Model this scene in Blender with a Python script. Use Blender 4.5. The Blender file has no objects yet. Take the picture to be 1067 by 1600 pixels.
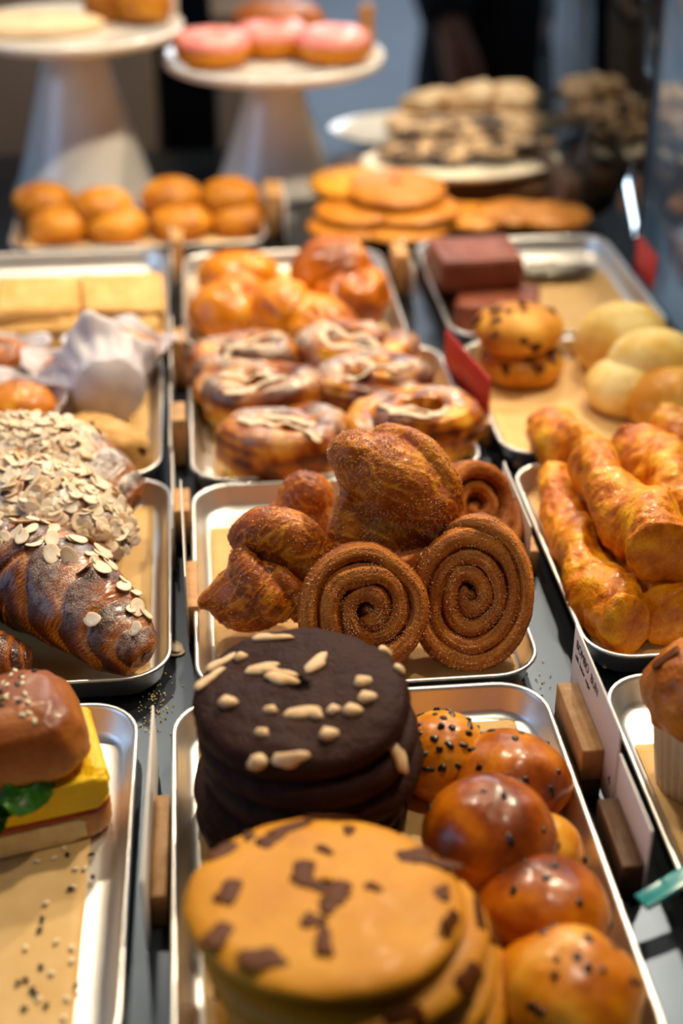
import bpy, math, random
import numpy as np
from mathutils import Matrix, Vector, Euler
rng = np.random.default_rng(11); random.seed(11)
C = bpy.context.scene.collection
PI = math.pi

# ------------------------------------------------------------------ camera model
FPX, CAMH = 2300.0, 0.58
PITCH = math.atan(1320 / FPX); YAW = math.atan(263.5 / math.hypot(FPX, 1320))
FW = np.array([math.sin(YAW) * math.cos(PITCH), math.cos(YAW) * math.cos(PITCH), -math.sin(PITCH)])
RT = np.array([math.cos(YAW), -math.sin(YAW), 0.0]); UP = np.cross(RT, FW)
def at(px, py, z):
    """point of the plane at height z seen at that place of the photograph"""
    d = FW + RT * (px - 533.5) / FPX - UP * (py - 800) / FPX
    t = (z - CAMH) / d[2]
    return np.array([0, 0, CAMH]) + d * t
FACE = Matrix((( RT[0], UP[0], -FW[0]), (RT[1], UP[1], -FW[1]), (RT[2], UP[2], -FW[2]))).to_4x4()

# ------------------------------------------------------------------ noise
def _h(i):
    n = (i[..., 0] * 374761393 + i[..., 1] * 668265263 + i[..., 2] * 2147483647 + 1013904223) & 0xFFFFFFFF
    n = ((n ^ (n >> 13)) * 1274126177) & 0xFFFFFFFF
    n = n ^ (n >> 16)
    return (n & 0xFFFF) / 32767.5 - 1.0
def vn(p):
    p = np.asarray(p, float); i = np.floor(p).astype(np.int64); f = p - i; u = f * f * (3 - 2 * f); r = 0
    for a in (0, 1):
        for b in (0, 1):
            for c in (0, 1):
                w = (u[:, 0] if a else 1 - u[:, 0]) * (u[:, 1] if b else 1 - u[:, 1]) * (u[:, 2] if c else 1 - u[:, 2])
                r = r + w * _h(i + np.array([a, b, c]))
    return r
def fbm(p, o=3):
    p = np.asarray(p, float); r = 0; a = 1; s = 0
    for k in range(o):
        r = r + a * vn(p * 2 ** k + 17.3 * k); s += a; a *= .5
    return r / s

# ------------------------------------------------------------------ mesh kit
def gridf(nu, nv, wu=False, wv=False, o=0):
    F = []
    for i in range(nu if wu else nu - 1):
        i2 = (i + 1) % nu
        for j in range(nv if wv else nv - 1):
            j2 = (j + 1) % nv
            F.append((o + i * nv + j, o + i2 * nv + j, o + i2 * nv + j2, o + i * nv + j2))
    return F
def vnorm(V, F):
    N = np.zeros_like(V)
    q = np.array([(f[0], f[1], f[2], f[3] if len(f) > 3 else f[2]) for f in F])
    n = np.cross(V[q[:, 2]] - V[q[:, 0]], V[q[:, 3]] - V[q[:, 1]])
    tri = q[:, 2] == q[:, 3]
    if tri.any(): n[tri] = np.cross(V[q[tri, 1]] - V[q[tri, 0]], V[q[tri, 2]] - V[q[tri, 0]])
    for k in range(4): np.add.at(N, q[:, k], n)
    return N / np.maximum(np.linalg.norm(N, axis=1), 1e-12)[:, None]
def outward(V, F):
    c = V.mean(0); N = vnorm(V, F)
    if ((V - c) * N).sum() < 0: F = [tuple(reversed(f)) for f in F]
    return F
def disp(V, F, d): return V + vnorm(V, F) * np.asarray(d)[:, None]
def join(*parts):
    Vs, Fs, o = [], [], 0
    for V, F in parts:
        Vs.append(V); Fs += [tuple(i + o for i in f) for f in F]; o += len(V)
    return np.vstack(Vs), Fs
def blob(a, b, c, nu=28, nv=48, pw=1.0, lo=-1.0):
    """ellipsoid, pw<1 boxier; lo flattens the underside"""
    t = np.linspace(-PI / 2, PI / 2, nu)[1:-1]; p = np.linspace(0, 2 * PI, nv, endpoint=False)
    T, Pp = np.meshgrid(t, p, indexing='ij')
    s = lambda x: np.sign(x) * np.abs(x) ** pw
    V = np.stack([a * np.cos(T) * np.cos(Pp), b * np.cos(T) * np.sin(Pp), c * s(np.sin(T))], -1).reshape(-1, 3)
    if pw != 1:
        k = np.repeat(np.cos(t) ** (pw - 1), nv); V[:, :2] *= np.minimum(k, 3)[:, None]
    F = gridf(len(t), nv, wv=True)
    n = len(V); V = np.vstack([V, [[0, 0, -c], [0, 0, c]]]); L = (len(t) - 1) * nv
    for j in range(nv):
        F.append((n, j, (j + 1) % nv)); F.append((n + 1, L + (j + 1) % nv, L + j))
    if lo > -1: V[:, 2] = np.maximum(V[:, 2], lo * c + .12 * (V[:, 2] - lo * c))
    return V, outward(V, F)
def lathe(prof, ns=48):
    a = np.linspace(0, 2 * PI, ns, endpoint=False)
    V = np.array([[r * math.cos(t), r * math.sin(t), z] for r, z in prof for t in a])
    F = gridf(len(prof), ns, wv=True)
    for k, r in ((0, 1), (len(prof) - 1, 0)):
        if prof[k][0] > 1e-4: F.append(tuple(range(k * ns, k * ns + ns))[::-1] if k == 0 else tuple(range(k * ns, k * ns + ns)))
    F2 = [tuple(reversed(f)) for f in F[:gridn(len(prof), ns)]] + F[gridn(len(prof), ns):]
    return V, F2
def gridn(nu, nv): return (nu - 1) * nv
def frames(P):
    T = np.gradient(P, axis=0); T /= np.linalg.norm(T, axis=1)[:, None]
    n = np.cross(T[0], [0, 0, 1.0])
    if np.linalg.norm(n) < 1e-3: n = np.array([1.0, 0, 0])
    Ns = []
    for t in T:
        n = n - t * (n @ t); n = n / np.linalg.norm(n); Ns.append(n.copy())
    Ns = np.array(Ns); return T, Ns, np.cross(T, Ns)
def tube(P, ra, rb=None, ns=20, twist=None, cap=True):
    """swept ellipse along P; ra, rb arrays of half widths"""
    P = np.asarray(P, float); n = len(P); ra = np.broadcast_to(ra, n); rb = ra if rb is None else np.broadcast_to(rb, n)
    T, N, B = frames(P); a = np.linspace(0, 2 * PI, ns, endpoint=False)
    tw = np.zeros(n) if twist is None else twist
    x = ra[:, None] * np.cos(a)[None]; y = rb[:, None] * np.sin(a)[None]
    c, s = np.cos(tw)[:, None], np.sin(tw)[:, None]
    x, y = x * c - y * s, x * s + y * c
    V = (P[:, None] + N[:, None] * x[..., None] + B[:, None] * y[..., None]).reshape(-1, 3)
    F = gridf(n, ns, wv=True); m = len(V)
    V = np.vstack([V, P[:1], P[-1:]])
    for j in range(ns):
        F.append((m, j, (j + 1) % ns)); F.append((m + 1, (n - 1) * ns + (j + 1) % ns, (n - 1) * ns + j))
    return V, outward(V, F)
def spline(pts, n=40):
    p = np.asarray(pts, float); k = len(p); t = np.linspace(0, k - 1, n); i = np.clip(t.astype(int), 0, k - 2); u = (t - i)[:, None]
    g = lambda j: p[np.clip(j, 0, k - 1)]
    a, b, c, d = g(i - 1), g(i), g(i + 1), g(i + 2)
    return .5 * (2 * b + (c - a) * u + (2 * a - 5 * b + 4 * c - d) * u ** 2 + (3 * b - a - 3 * c + d) * u ** 3)
def rrect(hw, hl, r, n=7):
    r = max(r, 1e-4); o = []
    for cx, cy, a0 in ((hw - r, hl - r, 0), (-hw + r, hl - r, PI / 2), (-hw + r, -hl + r, PI), (hw - r, -hl + r, 3 * PI / 2)):
        for k in range(n):
            a = a0 + PI / 2 * k / (n - 1); o.append((cx + r * math.cos(a), cy + r * math.sin(a)))
    return o
def loft(rings):
    n = len(rings[0]); V = np.array([p for r in rings for p in r]); F = [tuple(reversed(f)) for f in gridf(len(rings), n, wv=True)]
    F.append(tuple(range(n))[::-1]); F.append(tuple(range((len(rings) - 1) * n, len(rings) * n)))
    return V, outward(V, F)
def box(w, d, h, b=.0008, r=None):
    """bevelled box on z=0"""
    r = b if r is None else r
    R = lambda i, z: [(x, y, z) for x, y in rrect(w / 2 - i, d / 2 - i, max(r - i, 1e-4), 4)]
    return loft([R(b, 0), R(b * .3, b * .3), R(0, b), R(0, h - b), R(b * .3, h - b * .3), R(b, h)])
def mv(M, V):
    M = np.array(M); return V @ M[:3, :3].T + M[:3, 3]
def smoothmesh(V, F, it=1):
    q = np.array([(f[k], f[(k + 1) % len(f)]) for f in F for k in range(len(f))])
    for _ in range(it):
        S = np.zeros_like(V); n = np.zeros(len(V)); np.add.at(S, q[:, 0], V[q[:, 1]]); np.add.at(n, q[:, 0], 1)
        V = np.where(n[:, None] > 0, .5 * V + .5 * S / np.maximum(n, 1)[:, None], V)
    return V
def union(parts, voxel):
    V, F = join(*parts); me = bpy.data.meshes.new('u'); me.from_pydata(V.tolist(), [], F); o = bpy.data.objects.new('u', me); C.objects.link(o)
    m = o.modifiers.new('r', 'REMESH'); m.mode = 'VOXEL'; m.voxel_size = voxel
    dg = bpy.context.evaluated_depsgraph_get(); e = o.evaluated_get(dg); em = e.to_mesh()
    V2 = np.empty(len(em.vertices) * 3); em.vertices.foreach_get('co', V2); V2 = V2.reshape(-1, 3).copy()
    F2 = [tuple(p.vertices) for p in em.polygons]; e.to_mesh_clear(); bpy.data.objects.remove(o); bpy.data.meshes.remove(me)
    return smoothmesh(V2, F2, 3), F2

# ------------------------------------------------------------------ scene objects
def mesh(name, VF, mat, tone=None, flat=False, dust=None):
    V, F = VF; me = bpy.data.meshes.new(name); me.from_pydata(np.asarray(V).tolist(), [], F); me.update()
    if not flat: me.polygons.foreach_set('use_smooth', [True] * len(me.polygons))
    for nm, val in (('tone', tone), ('dust', dust)):
        if val is not None:
            a = me.attributes.new(nm, 'FLOAT', 'POINT'); a.data.foreach_set('value', np.asarray(val, np.float32))
    me.materials.append(mat); return me
def obj(name, me, parent=None, loc=(0, 0, 0), rot=(0, 0, 0)):
    o = bpy.data.objects.new(name, me); C.objects.link(o); o.location = loc; o.rotation_euler = rot
    if parent: o.parent = parent
    return o
def tag(o, label, cat, group=None, kind=None):
    o['label'] = label; o['category'] = cat
    if group: o['group'] = group
    o['kind'] = kind or 'thing'
    return o
def thing(name, label, cat, loc=(0, 0, 0), rot=(0, 0, 0), group=None):
    return tag(obj(name, None, None, loc, rot), label, cat, group)
def struct(name, me, loc=(0, 0, 0), rot=(0, 0, 0)):
    o = obj(name, me, None, loc, rot); o['kind'] = 'structure'; return o
def dup(src, loc, rot=None, label=None, scale=None):
    r = src.copy(); C.objects.link(r); r.location = loc
    if rot is not None: r.rotation_euler = rot
    if label: r['label'] = label
    if scale: r.scale = (scale,) * 3 if isinstance(scale, (int, float)) else scale
    for ch in list(src.children):
        c = ch.copy(); C.objects.link(c); c.parent = r
        for g in list(ch.children):
            d = g.copy(); C.objects.link(d); d.parent = c
    return r
def facing(tx=0, ty=0, spin=0):
    """rotation turned towards the shopper, then tipped"""
    return (FACE @ Euler((math.radians(tx), math.radians(ty), 0)).to_matrix().to_4x4() @ Matrix.Rotation(math.radians(spin), 4, 'Z')).to_euler()

# ------------------------------------------------------------------ materials
def lin(c):
    c = [int(c[i:i + 2], 16) / 255 for i in (0, 2, 4)]
    return tuple(x / 12.92 if x <= .04045 else ((x + .055) / 1.055) ** 2.4 for x in c) + (1,)
def newmat(name):
    m = bpy.data.materials.new(name); m.use_nodes = True; nt = m.node_tree; b = nt.nodes['Principled BSDF']; return m, nt, b
def sat(c, k):
    L = .3 * c[0] + .6 * c[1] + .1 * c[2]; return tuple(min(1, max(0, L + (x - L) * k)) for x in c[:3]) + (1,)
def ramp(nt, stops, boost=1):
    r = nt.nodes.new('ShaderNodeValToRGB'); e = r.color_ramp.elements
    while len(e) < len(stops): e.new(.5)
    for k, (p, c) in enumerate(stops): e[k].position = p; e[k].color = sat(lin(c), boost)
    return r
def noise(nt, vec, scale, det=3, rough=.55):
    n = nt.nodes.new('ShaderNodeTexNoise'); n.inputs['Scale'].default_value = scale; n.inputs['Detail'].default_value = det
    n.inputs['Roughness'].default_value = rough; nt.links.new(vec, n.inputs['Vector']); return n.outputs['Fac']
def math_(nt, op, a, b):
    n = nt.nodes.new('ShaderNodeMath'); n.operation = op
    for k, v in enumerate((a, b)):
        if isinstance(v, (int, float)): n.inputs[k].default_value = v
        else: nt.links.new(v, n.inputs[k])
    return n.outputs[0]
def coords(nt):
    t = nt.nodes.new('ShaderNodeTexCoord'); i = nt.nodes.new('ShaderNodeObjectInfo'); v = nt.nodes.new('ShaderNodeVectorMath'); v.operation = 'ADD'
    nt.links.new(t.outputs['Object'], v.inputs[0]); nt.links.new(i.outputs['Random'], v.inputs[1]); return v.outputs[0]
def bread(name, stops, scale=60, amt=.35, bump=.3, bscale=900, rough=.55, coat=0, grain=None, sss=.05, dust=None, fine=.12, spec=.3):
    m, nt, b = newmat(name); v = coords(nt)
    at_ = nt.nodes.new('ShaderNodeAttribute'); at_.attribute_name = 'tone'
    n1 = noise(nt, v, scale, 4); n2 = noise(nt, v, scale * 9, 3)
    f = math_(nt, 'ADD', at_.outputs['Fac'], math_(nt, 'MULTIPLY', math_(nt, 'SUBTRACT', n1, .5), amt * 2))
    f = math_(nt, 'ADD', f, math_(nt, 'MULTIPLY', math_(nt, 'SUBTRACT', n2, .5), fine * 2))
    r = ramp(nt, stops, 1.1); nt.links.new(f, r.inputs['Fac']); col = r.outputs['Color']
    def mix(col, fac, c):
        x = nt.nodes.new('ShaderNodeMix'); x.data_type = 'RGBA'; nt.links.new(fac, x.inputs['Factor']); nt.links.new(col, x.inputs['A']); x.inputs['B'].default_value = lin(c); return x.outputs['Result']
    if grain:
        g = noise(nt, v, grain[0], 2); gg = math_(nt, 'MULTIPLY', math_(nt, 'GREATER_THAN', g, grain[1]), grain[3] if len(grain) > 3 else .7); col = mix(col, gg, grain[2])
    if dust:
        d = nt.nodes.new('ShaderNodeAttribute'); d.attribute_name = 'dust'
        s = noise(nt, v, 1500, 2); s2 = noise(nt, v, 160, 2)
        g = math_(nt, 'MULTIPLY', math_(nt, 'SUBTRACT', math_(nt, 'ADD', math_(nt, 'MULTIPLY', s, .9), math_(nt, 'MULTIPLY', s2, .7)), .62), 3.2)
        g = math_(nt, 'MINIMUM', math_(nt, 'MULTIPLY', math_(nt, 'MAXIMUM', g, 0), d.outputs['Fac']), .95); col = mix(col, g, dust)
    nt.links.new(col, b.inputs['Base Color'])
    b.inputs['Roughness'].default_value = rough; b.inputs['Specular IOR Level'].default_value = spec; b.inputs['Coat Weight'].default_value = coat * .8; b.inputs['Coat Roughness'].default_value = .2
    if sss: b.inputs['Subsurface Weight'].default_value = sss; b.inputs['Subsurface Radius'].default_value = (1, .4, .15); b.inputs['Subsurface Scale'].default_value = .004
    if bump:
        bp = nt.nodes.new('ShaderNodeBump'); bp.inputs['Strength'].default_value = bump; bp.inputs['Distance'].default_value = .001
        h = math_(nt, 'ADD', noise(nt, v, bscale, 3), math_(nt, 'MULTIPLY', noise(nt, v, bscale * .25, 3), 1.5))
        nt.links.new(h, bp.inputs['Height']); nt.links.new(bp.outputs[0], b.inputs['Normal'])
    return m
def plain(name, c, rough=.5, metal=0, var=0, vs=40, bump=0, bs=400, trans=0, coat=0, c2=None):
    m, nt, b = newmat(name); b.inputs['Base Color'].default_value = lin(c); b.inputs['Roughness'].default_value = rough; b.inputs['Metallic'].default_value = metal
    b.inputs['Transmission Weight'].default_value = trans; b.inputs['Coat Weight'].default_value = coat
    v = coords(nt)
    if c2:
        r = ramp(nt, [(.3, c), (.7, c2)]); nt.links.new(noise(nt, v, vs, 4), r.inputs['Fac']); nt.links.new(r.outputs['Color'], b.inputs['Base Color'])
    if var:
        rr = math_(nt, 'ADD', math_(nt, 'MULTIPLY', noise(nt, v, vs, 3), var), rough - var / 2); nt.links.new(rr, b.inputs['Roughness'])
    if bump:
        bp = nt.nodes.new('ShaderNodeBump'); bp.inputs['Strength'].default_value = bump; bp.inputs['Distance'].default_value = .0008
        nt.links.new(noise(nt, v, bs, 3), bp.inputs['Height']); nt.links.new(bp.outputs[0], b.inputs['Normal'])
    return m

M = dict(
 alu=plain('aluminium', 'e6e4e0', .42, 1, .12, 30, .04, 300),
 steel=plain('brushed_steel', '3f464f', .36, 1, .14, 8, .05, 90),
 paper=plain('tan_paper', 'dcb577', .7, 0, c2='d2a865', vs=60, bump=.1, bs=60),
 foil=plain('dull_foil', '7d776c', .45, 1, bump=.5, bs=200),
 card=plain('white_card', 'e9e2da', .6),
 ink=plain('dark_ink', '2c2522', .7),
 red=plain('red_card', 'c8281e', .5),
 wood=plain('pale_wood', 'c79a63', .6, c2='a97a45', vs=120, bump=.15, bs=300),
 darkwood=plain('brown_wood', '6f4c2a', .6, c2='573a1e', vs=120, bump=.15, bs=300),
 teal=plain('teal_plastic', '1b8d92', .25),
 ceramic=plain('white_ceramic', 'ece8e0', .18, coat=.4),
 board=plain('cream_board', 'e6dcc4', .45),
 cinnamon=bread('cinnamon_pastry', [(.12, 'd48a3c'), (.38, 'b4672a'), (.62, '8a4519'), (.95, '4a200b')], 55, .36, .9, 1000, .5, .1, (1300, .6, 'e2a862', .5), .03, fine=.22),
 sugar=plain('sugar_crystals', 'e0ae74', .25, coat=.3),
 flaky=bread('flaky_pastry', [(.1, 'd68b35'), (.4, 'b25f22'), (.65, '833d15'), (.92, '48200c')], 60, .3, .6, 900, .42, .25, (1400, .66, 'eab77a', .45), .03, fine=.18),
 croissant=bread('croissant_crust', [(.05, 'cf8330'), (.35, 'a6591d'), (.6, '6d3213'), (.95, '32140a')], 70, .30, .6, 700, .3, .45, None, .02, 'f4ece2', fine=.16),
 almond=bread('almond_flake', [(.2, 'f6e6d2'), (.6, 'eed3b0'), (.95, 'cfa672')], 90, .3, .15, 500, .5, 0, None, .1),
 choc=bread('chocolate_cookie', [(.2, '3a2119'), (.6, '2c1711'), (.95, '1c0e0a')], 90, .3, .9, 500, .6, 0, None, 0, spec=.12),
 cookie=bread('cookie_dough', [(.1, 'd79a3c'), (.45, 'c98832'), (.75, 'b06e28'), (.98, '7c481c')], 40, .28, .5, 500, .55, .05, None, .05),
 chunk=bread('melted_chocolate', [(.2, '6a3b1a'), (.8, '42220f')], 200, .3, .2, 500, .5, 0, None, 0, spec=.12),
 chip=plain('chocolate_chip', '23130d', .35, coat=.2),
 brioche=bread('glazed_brioche', [(.05, 'dd9338'), (.35, 'b96a22'), (.6, '8e4415'), (.95, '52230d')], 42, .42, .2, 300, .34, .5, None, .04),
 goldbun=bread('golden_bun', [(.1, 'e3a94f'), (.45, 'd1842f'), (.75, 'b0601d'), (.98, '7d3d10')], 45, .4, .25, 400, .38, .35, None, .05),
 straw=bread('cheese_pastry', [(.08, 'f3b545'), (.35, 'e08f25'), (.62, 'bb6416'), (.95, '7c3a0d')], 70, .56, .8, 600, .36, .25, None, .05, fine=.2),
 danish=bread('danish_dough', [(.05, 'f2cb69'), (.4, 'dd9a3c'), (.66, 'b0611f'), (.95, '5f2a10')], 55, .62, .35, 500, .35, .4, None, .05, 'f6e6d2'),
 icing=bread('white_icing', [(.2, 'efdcc0'), (.8, 'd9b68c')], 90, .3, .3, 400, .45, .1, None, .1),
 scone=bread('scone_dough', [(.1, 'd9a24c'), (.5, 'c88a38'), (.9, '9c6022')], 50, .3, .5, 400, .55, .05, None, .05),
 roll=bread('pale_roll', [(.1, 'f6de9c'), (.5, 'e8bf68'), (.9, 'c68532')], 40, .3, .35, 400, .5, .1, None, .06),
 oat=bread('oat_slab', [(.1, 'dfbb84'), (.5, 'cc9f62'), (.9, '9f6c35')], 70, .35, .8, 350, .65, 0, None, .06),
 brownie=bread('brownie', [(.2, '8a4c36'), (.6, '6b3626'), (.95, '401d15')], 60, .3, .5, 350, .5, .1, None, 0),
 cake=bread('round_cake', [(.1, 'd0913f'), (.5, 'b5742d'), (.9, '80481a')], 50, .25, .3, 350, .5, .1, None, .04),
 muffin=bread('muffin_top', [(.1, 'd48d34'), (.45, 'b2681f'), (.75, '85440f'), (.98, '4d230c')], 60, .4, .7, 350, .42, .2, None, .04),
 bunbrown=bread('bun_crust', [(.1, 'd69a58'), (.4, 'b2713c'), (.75, '8b4c26'), (.98, '5d2b15')], 40, .25, .25, 350, .42, .2, None, .05),
 crumb=bread('bread_crumb', [(.2, 'f0dca8'), (.8, 'd9b571')], 120, .35, .7, 400, .7, 0, None, .1),
 egg=bread('egg_omelette', [(.2, 'f7cf3a'), (.8, 'e3a91f')], 90, .3, .6, 350, .45, .1, None, .15),
 jam=bread('tomato_jam', [(.2, 'b5401b'), (.8, '7a200d')], 200, .4, .5, 300, .2, .4, None, .1),
 leaf=bread('green_leaf', [(.2, '3f7d24'), (.8, '1f4a14')], 150, .4, .4, 300, .4, .1, None, .1),
 sesame=plain('sesame_seed', 'ecdcb4', .5), blackseed=plain('black_seed', '231b14', .5),
 parch=plain('white_parchment', 'd9d2d6', .55, c2='cbc4cc', vs=60, bump=.3, bs=120),
 pleat=plain('muffin_paper', 'd8c3aa', .6, c2='cdb497', vs=80),
 pink=bread('pink_icing', [(.2, 'f2a9a0'), (.8, 'e2837e')], 60, .4, .3, 300, .35, .2, None, .1),
 donut=bread('doughnut', [(.2, 'd0871f'), (.8, 'a65f14')], 50, .3, .2, 300, .5, .1, None, .05),
 pale=bread('pale_biscuit', [(.1, 'e6cfae'), (.5, 'cfae86'), (.9, '94714f')], 60, .45, .8, 250, .65, 0, None, .05),
 seedy=bread('seeded_cracker', [(.2, 'd0b592'), (.45, 'a88a68'), (.55, '4a3b32'), (.95, '1e1815')], 110, .75, .8, 250, .65, 0, None, 0),
 floor=plain('grey_floor', '9aa1aa', .55, c2='8d949e', vs=3),
 navy=plain('navy_panel', '0b1020', .7), taupe=plain('taupe_panel', '6b5d52', .6, c2='625448', vs=6),
 coat=plain('dark_coat', '17120f', .8, c2='0f0c0b', vs=20), trouser=plain('charcoal_trousers', '1d1f24', .85),
 skin=plain('skin', 'b97a5c', .5), hair=plain('dark_hair', '1b120d', .6), shoe=plain('black_leather', '0d0c0c', .35), wallm=plain('plaster', 'b9b6b0', .8),
)
def glassmat(name, col, alpha):
    m, nt, b = newmat(name); b.inputs['Base Color'].default_value = lin(col); b.inputs['Roughness'].default_value = 0.02; b.inputs['Transmission Weight'].default_value = 1; b.inputs['IOR'].default_value = 1.5
    return m
M['glass'] = glassmat('clear_glass', 'eef8f8', .1)

# ------------------------------------------------------------------ toppings kit
def octa(n_pts, pos, size, nrm):
    base = np.array([[1, 0, 0], [-1, 0, 0], [0, 1, 0], [0, -1, 0], [0, 0, 1], [0, 0, -1]], float)
    fs = [(0, 2, 4), (2, 1, 4), (1, 3, 4), (3, 0, 4), (2, 0, 5), (1, 2, 5), (3, 1, 5), (0, 3, 5)]
    Vs, Fs = [], []
    for k in range(n_pts):
        q = Euler(rng.uniform(0, 6, 3)).to_matrix(); s = size * rng.uniform(.6, 1.4, 3)
        Vs.append((base * s) @ np.array(q).T + pos[k] + nrm[k] * size * .4); Fs += [tuple(i + 6 * k for i in f) for f in fs]
    return np.vstack(Vs), Fs
def sugar(V, F, n, size, parent, name='sugar_coating', mask=None, mat='sugar'):
    N = vnorm(V, F); idx = np.arange(len(V)) if mask is None else np.where(mask)[0]
    w = (fbm(V[idx] * 70, 3) + .35).clip(.02) ** 1.5 ; k = rng.choice(idx, n, p=w / w.sum())
    o = obj(name, mesh(name, octa(n, V[k] + rng.normal(0, size, (n, 3)) * .6, size, N[k]), M[mat], flat=True), parent); o['kind'] = 'stuff'; return o
def lay(n, pos, nrm, spin):
    z = Vector(nrm).normalized(); q = Vector((0, 0, 1)).rotation_difference(z).to_matrix().to_4x4() @ Matrix.Rotation(spin, 4, 'Z'); return q.to_euler()
def chipmesh(s, name, mat='chip', seed=0, k=(1, .8, .6)):
    V, F = blob(s * k[0], s * k[1], s * k[2], 8, 12); V = V * (1 + .25 * vn(V / s * 1.3 + seed))[:, None]; return mesh(name, (V, F), M[mat], tone=np.full(len(V), .5))
def scatter(parent, V, F, name, meshes, n, mask, sink=0, jitter=.2, mind=.004, label=None):
    N = vnorm(V, F); idx = np.where(mask(V, N))[0]; done = []; tries = 0
    while len(done) < n and tries < n * 40:
        tries += 1; i = int(rng.choice(idx)); p = V[i]
        if any(np.linalg.norm(p - q) < mind for q in done): continue
        done.append(p); nn = N[i] + rng.normal(0, jitter, 3)
        o = obj(name, meshes[len(done) % len(meshes)], parent, p - N[i] * sink, lay(0, 0, nn, rng.uniform(0, 6.28)))
        if label: o['label'] = label
    return done

# ------------------------------------------------------------------ setting
struct('floor', mesh('floor', box(14, 16, .05), M['floor']), (0, 5, -.95))
struct('wall_back', mesh('wall_back', box(14, .1, 3.4), M['wallm']), (0, 11, -.9))
ct = thing('display_counter', 'grey brushed steel counter under all the bakery trays', 'counter', (0, 1.15, -.9))
obj('worktop', mesh('worktop', box(2.4, 1.76, .04, .004), M['steel']), ct, (0, 0, .86))
obj('cabinet_base', mesh('cabinet_base', box(2.3, 1.6, .85, .004), M['darkwood']), ct, (0, 0, .005))
nv = tag(obj('divider_panel', mesh('divider_panel', box(1.3, .05, 1.5, .004), M['navy'])), 'dark navy panel standing upright behind the cake stands', 'panel')
nv.location = (-.5, 2.85, -.9)
for k, (x0, x1, lb) in enumerate(((-.9, -.062, 'wide taupe cabinet behind the left cake stand'), (.035, .16, 'narrow taupe cabinet behind the right cake stand'))):
    c = thing('taupe_cabinet', lb, 'cabinet', ((x0 + x1) / 2, 2.4, -.9), group='taupe cabinets behind the counter')
    obj('body', mesh('body', box(x1 - x0, .3, 1.02, .004), M['taupe']), c); obj('top', mesh('top', box(x1 - x0 + .01, .31, .02, .004), M['taupe']), c, (0, 0, 1.02))
gl = thing('glass_screen', 'clear upright glass screen along the right side of the counter', 'glass screen', (.475, 0, 0))
for y0, y1 in ((1.0, 1.495), (1.5, 2.02)):
    g = obj('pane', mesh('pane', box(.006, y1 - y0, .42, .0008), M['glass']), gl, (0, (y0 + y1) / 2, .0005))
jt = obj('joint_strip', mesh('joint_strip', box(.010, .0049, .42, .0006), M['navy']), gl, (0, 1.4975, .0005)); jt['label'] = 'dark vertical joint'
tp = obj('edge_trim', mesh('edge_trim', box(.009, 1.02, .004, .0008), M['teal']), gl, (0, 1.51, .4205)); tp['label'] = 'teal glass top edge'

# ------------------------------------------------------------------ trays and papers
def tray(label, x0, x1, y0, y1, rz=0, h=.021, paper=None, plabel=None, pin=(.014, .014, .014, .014)):
    w, l = x1 - x0, y1 - y0; cr = .032
    prof = [(.013, 0), (.010, .001), (.007, .004), (.0032, h - .004), (.0012, h - .003), (.0002, h - .0015), (.0006, h - .0002), (.002, h), (.0034, h - .0006), (.0042, h - .0025), (.0085, .006), (.0105, .0032), (.014, .0018), (.02, .0014)]
    rings = [[(x, y, z) for x, y in rrect(w / 2 - i, l / 2 - i, cr - i, 9)] for i, z in prof]
    o = tag(obj('baking_tray', mesh('baking_tray', loft(rings), M['alu']), None, ((x0 + x1) / 2, (y0 + y1) / 2, 0), (0, 0, math.radians(rz))), label, 'tray', 'aluminium trays on the counter')
    if plabel:
        a, b, c, d = pin; pw, pl = w - a - b, l - c - d; nx, ny = 30, 34
        X, Y = np.meshgrid(np.linspace(-pw / 2, pw / 2, nx), np.linspace(-pl / 2, pl / 2, ny), indexing='ij'); pts = np.stack([X.ravel(), Y.ravel(), np.zeros(X.size)], -1)
        pts[:, 2] = .0026 + .0009 * (vn(pts * 22 + x0 * 50) + .6) * .8
        top = pts + np.array([0, 0, .0004]); V = np.vstack([pts, top]); n = nx * ny
        F = gridf(nx, ny, o=n) + [tuple(reversed(f)) for f in gridf(nx, ny)]
        e = [i * ny for i in range(nx)] + [(nx - 1) * ny + j for j in range(1, ny)] + [i * ny + ny - 1 for i in range(nx - 2, -1, -1)] + [j for j in range(ny - 2, 0, -1)]
        F += [(e[k], e[(k + 1) % len(e)], e[(k + 1) % len(e)] + n, e[k] + n) for k in range(len(e))]
        tag(obj('baking_paper', mesh('baking_paper', (V, outward(V, F)), M['paper']), None, ((x0 + x1) / 2 + (a - b) / 2, (y0 + y1) / 2 + (c - d) / 2, 0), (0, 0, math.radians(rz))), plabel, 'baking paper', 'brown paper liners')
    return o
tray('aluminium tray holding the cookie stacks and glazed buns', -.033, .202, .44, .745, 0, plabel='tan paper lining the tray of cookie stacks and glazed buns', pin=(.016, .02, .014, .018))
tray('aluminium tray holding the cinnamon swirl buns', -.018, .207, .75, 1.025, 0, plabel='tan paper under the cinnamon swirl buns', pin=(.014, .012, .012, .04))
tray('aluminium tray of iced danish pastries', -.018, .22, 1.03, 1.282, 0, plabel='tan paper under the iced danish pastries', pin=(.02, .012, .014, .014))
tray('aluminium tray of golden filled pastries behind the danishes', -.022, .196, 1.295, 1.555, 0, plabel='tan paper under the golden filled pastries')
tray('aluminium tray with the egg sandwich', -.30, -.054, .47, .75, -1, plabel='crumb-strewn tan paper in front of the egg sandwich', pin=(.014, .026, .014, .05))
tray('aluminium tray of almond croissants', -.28, -.032, .77, 1.04, 0, plabel='tan paper under the almond croissants', pin=(.014, .016, .014, .016))
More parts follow.
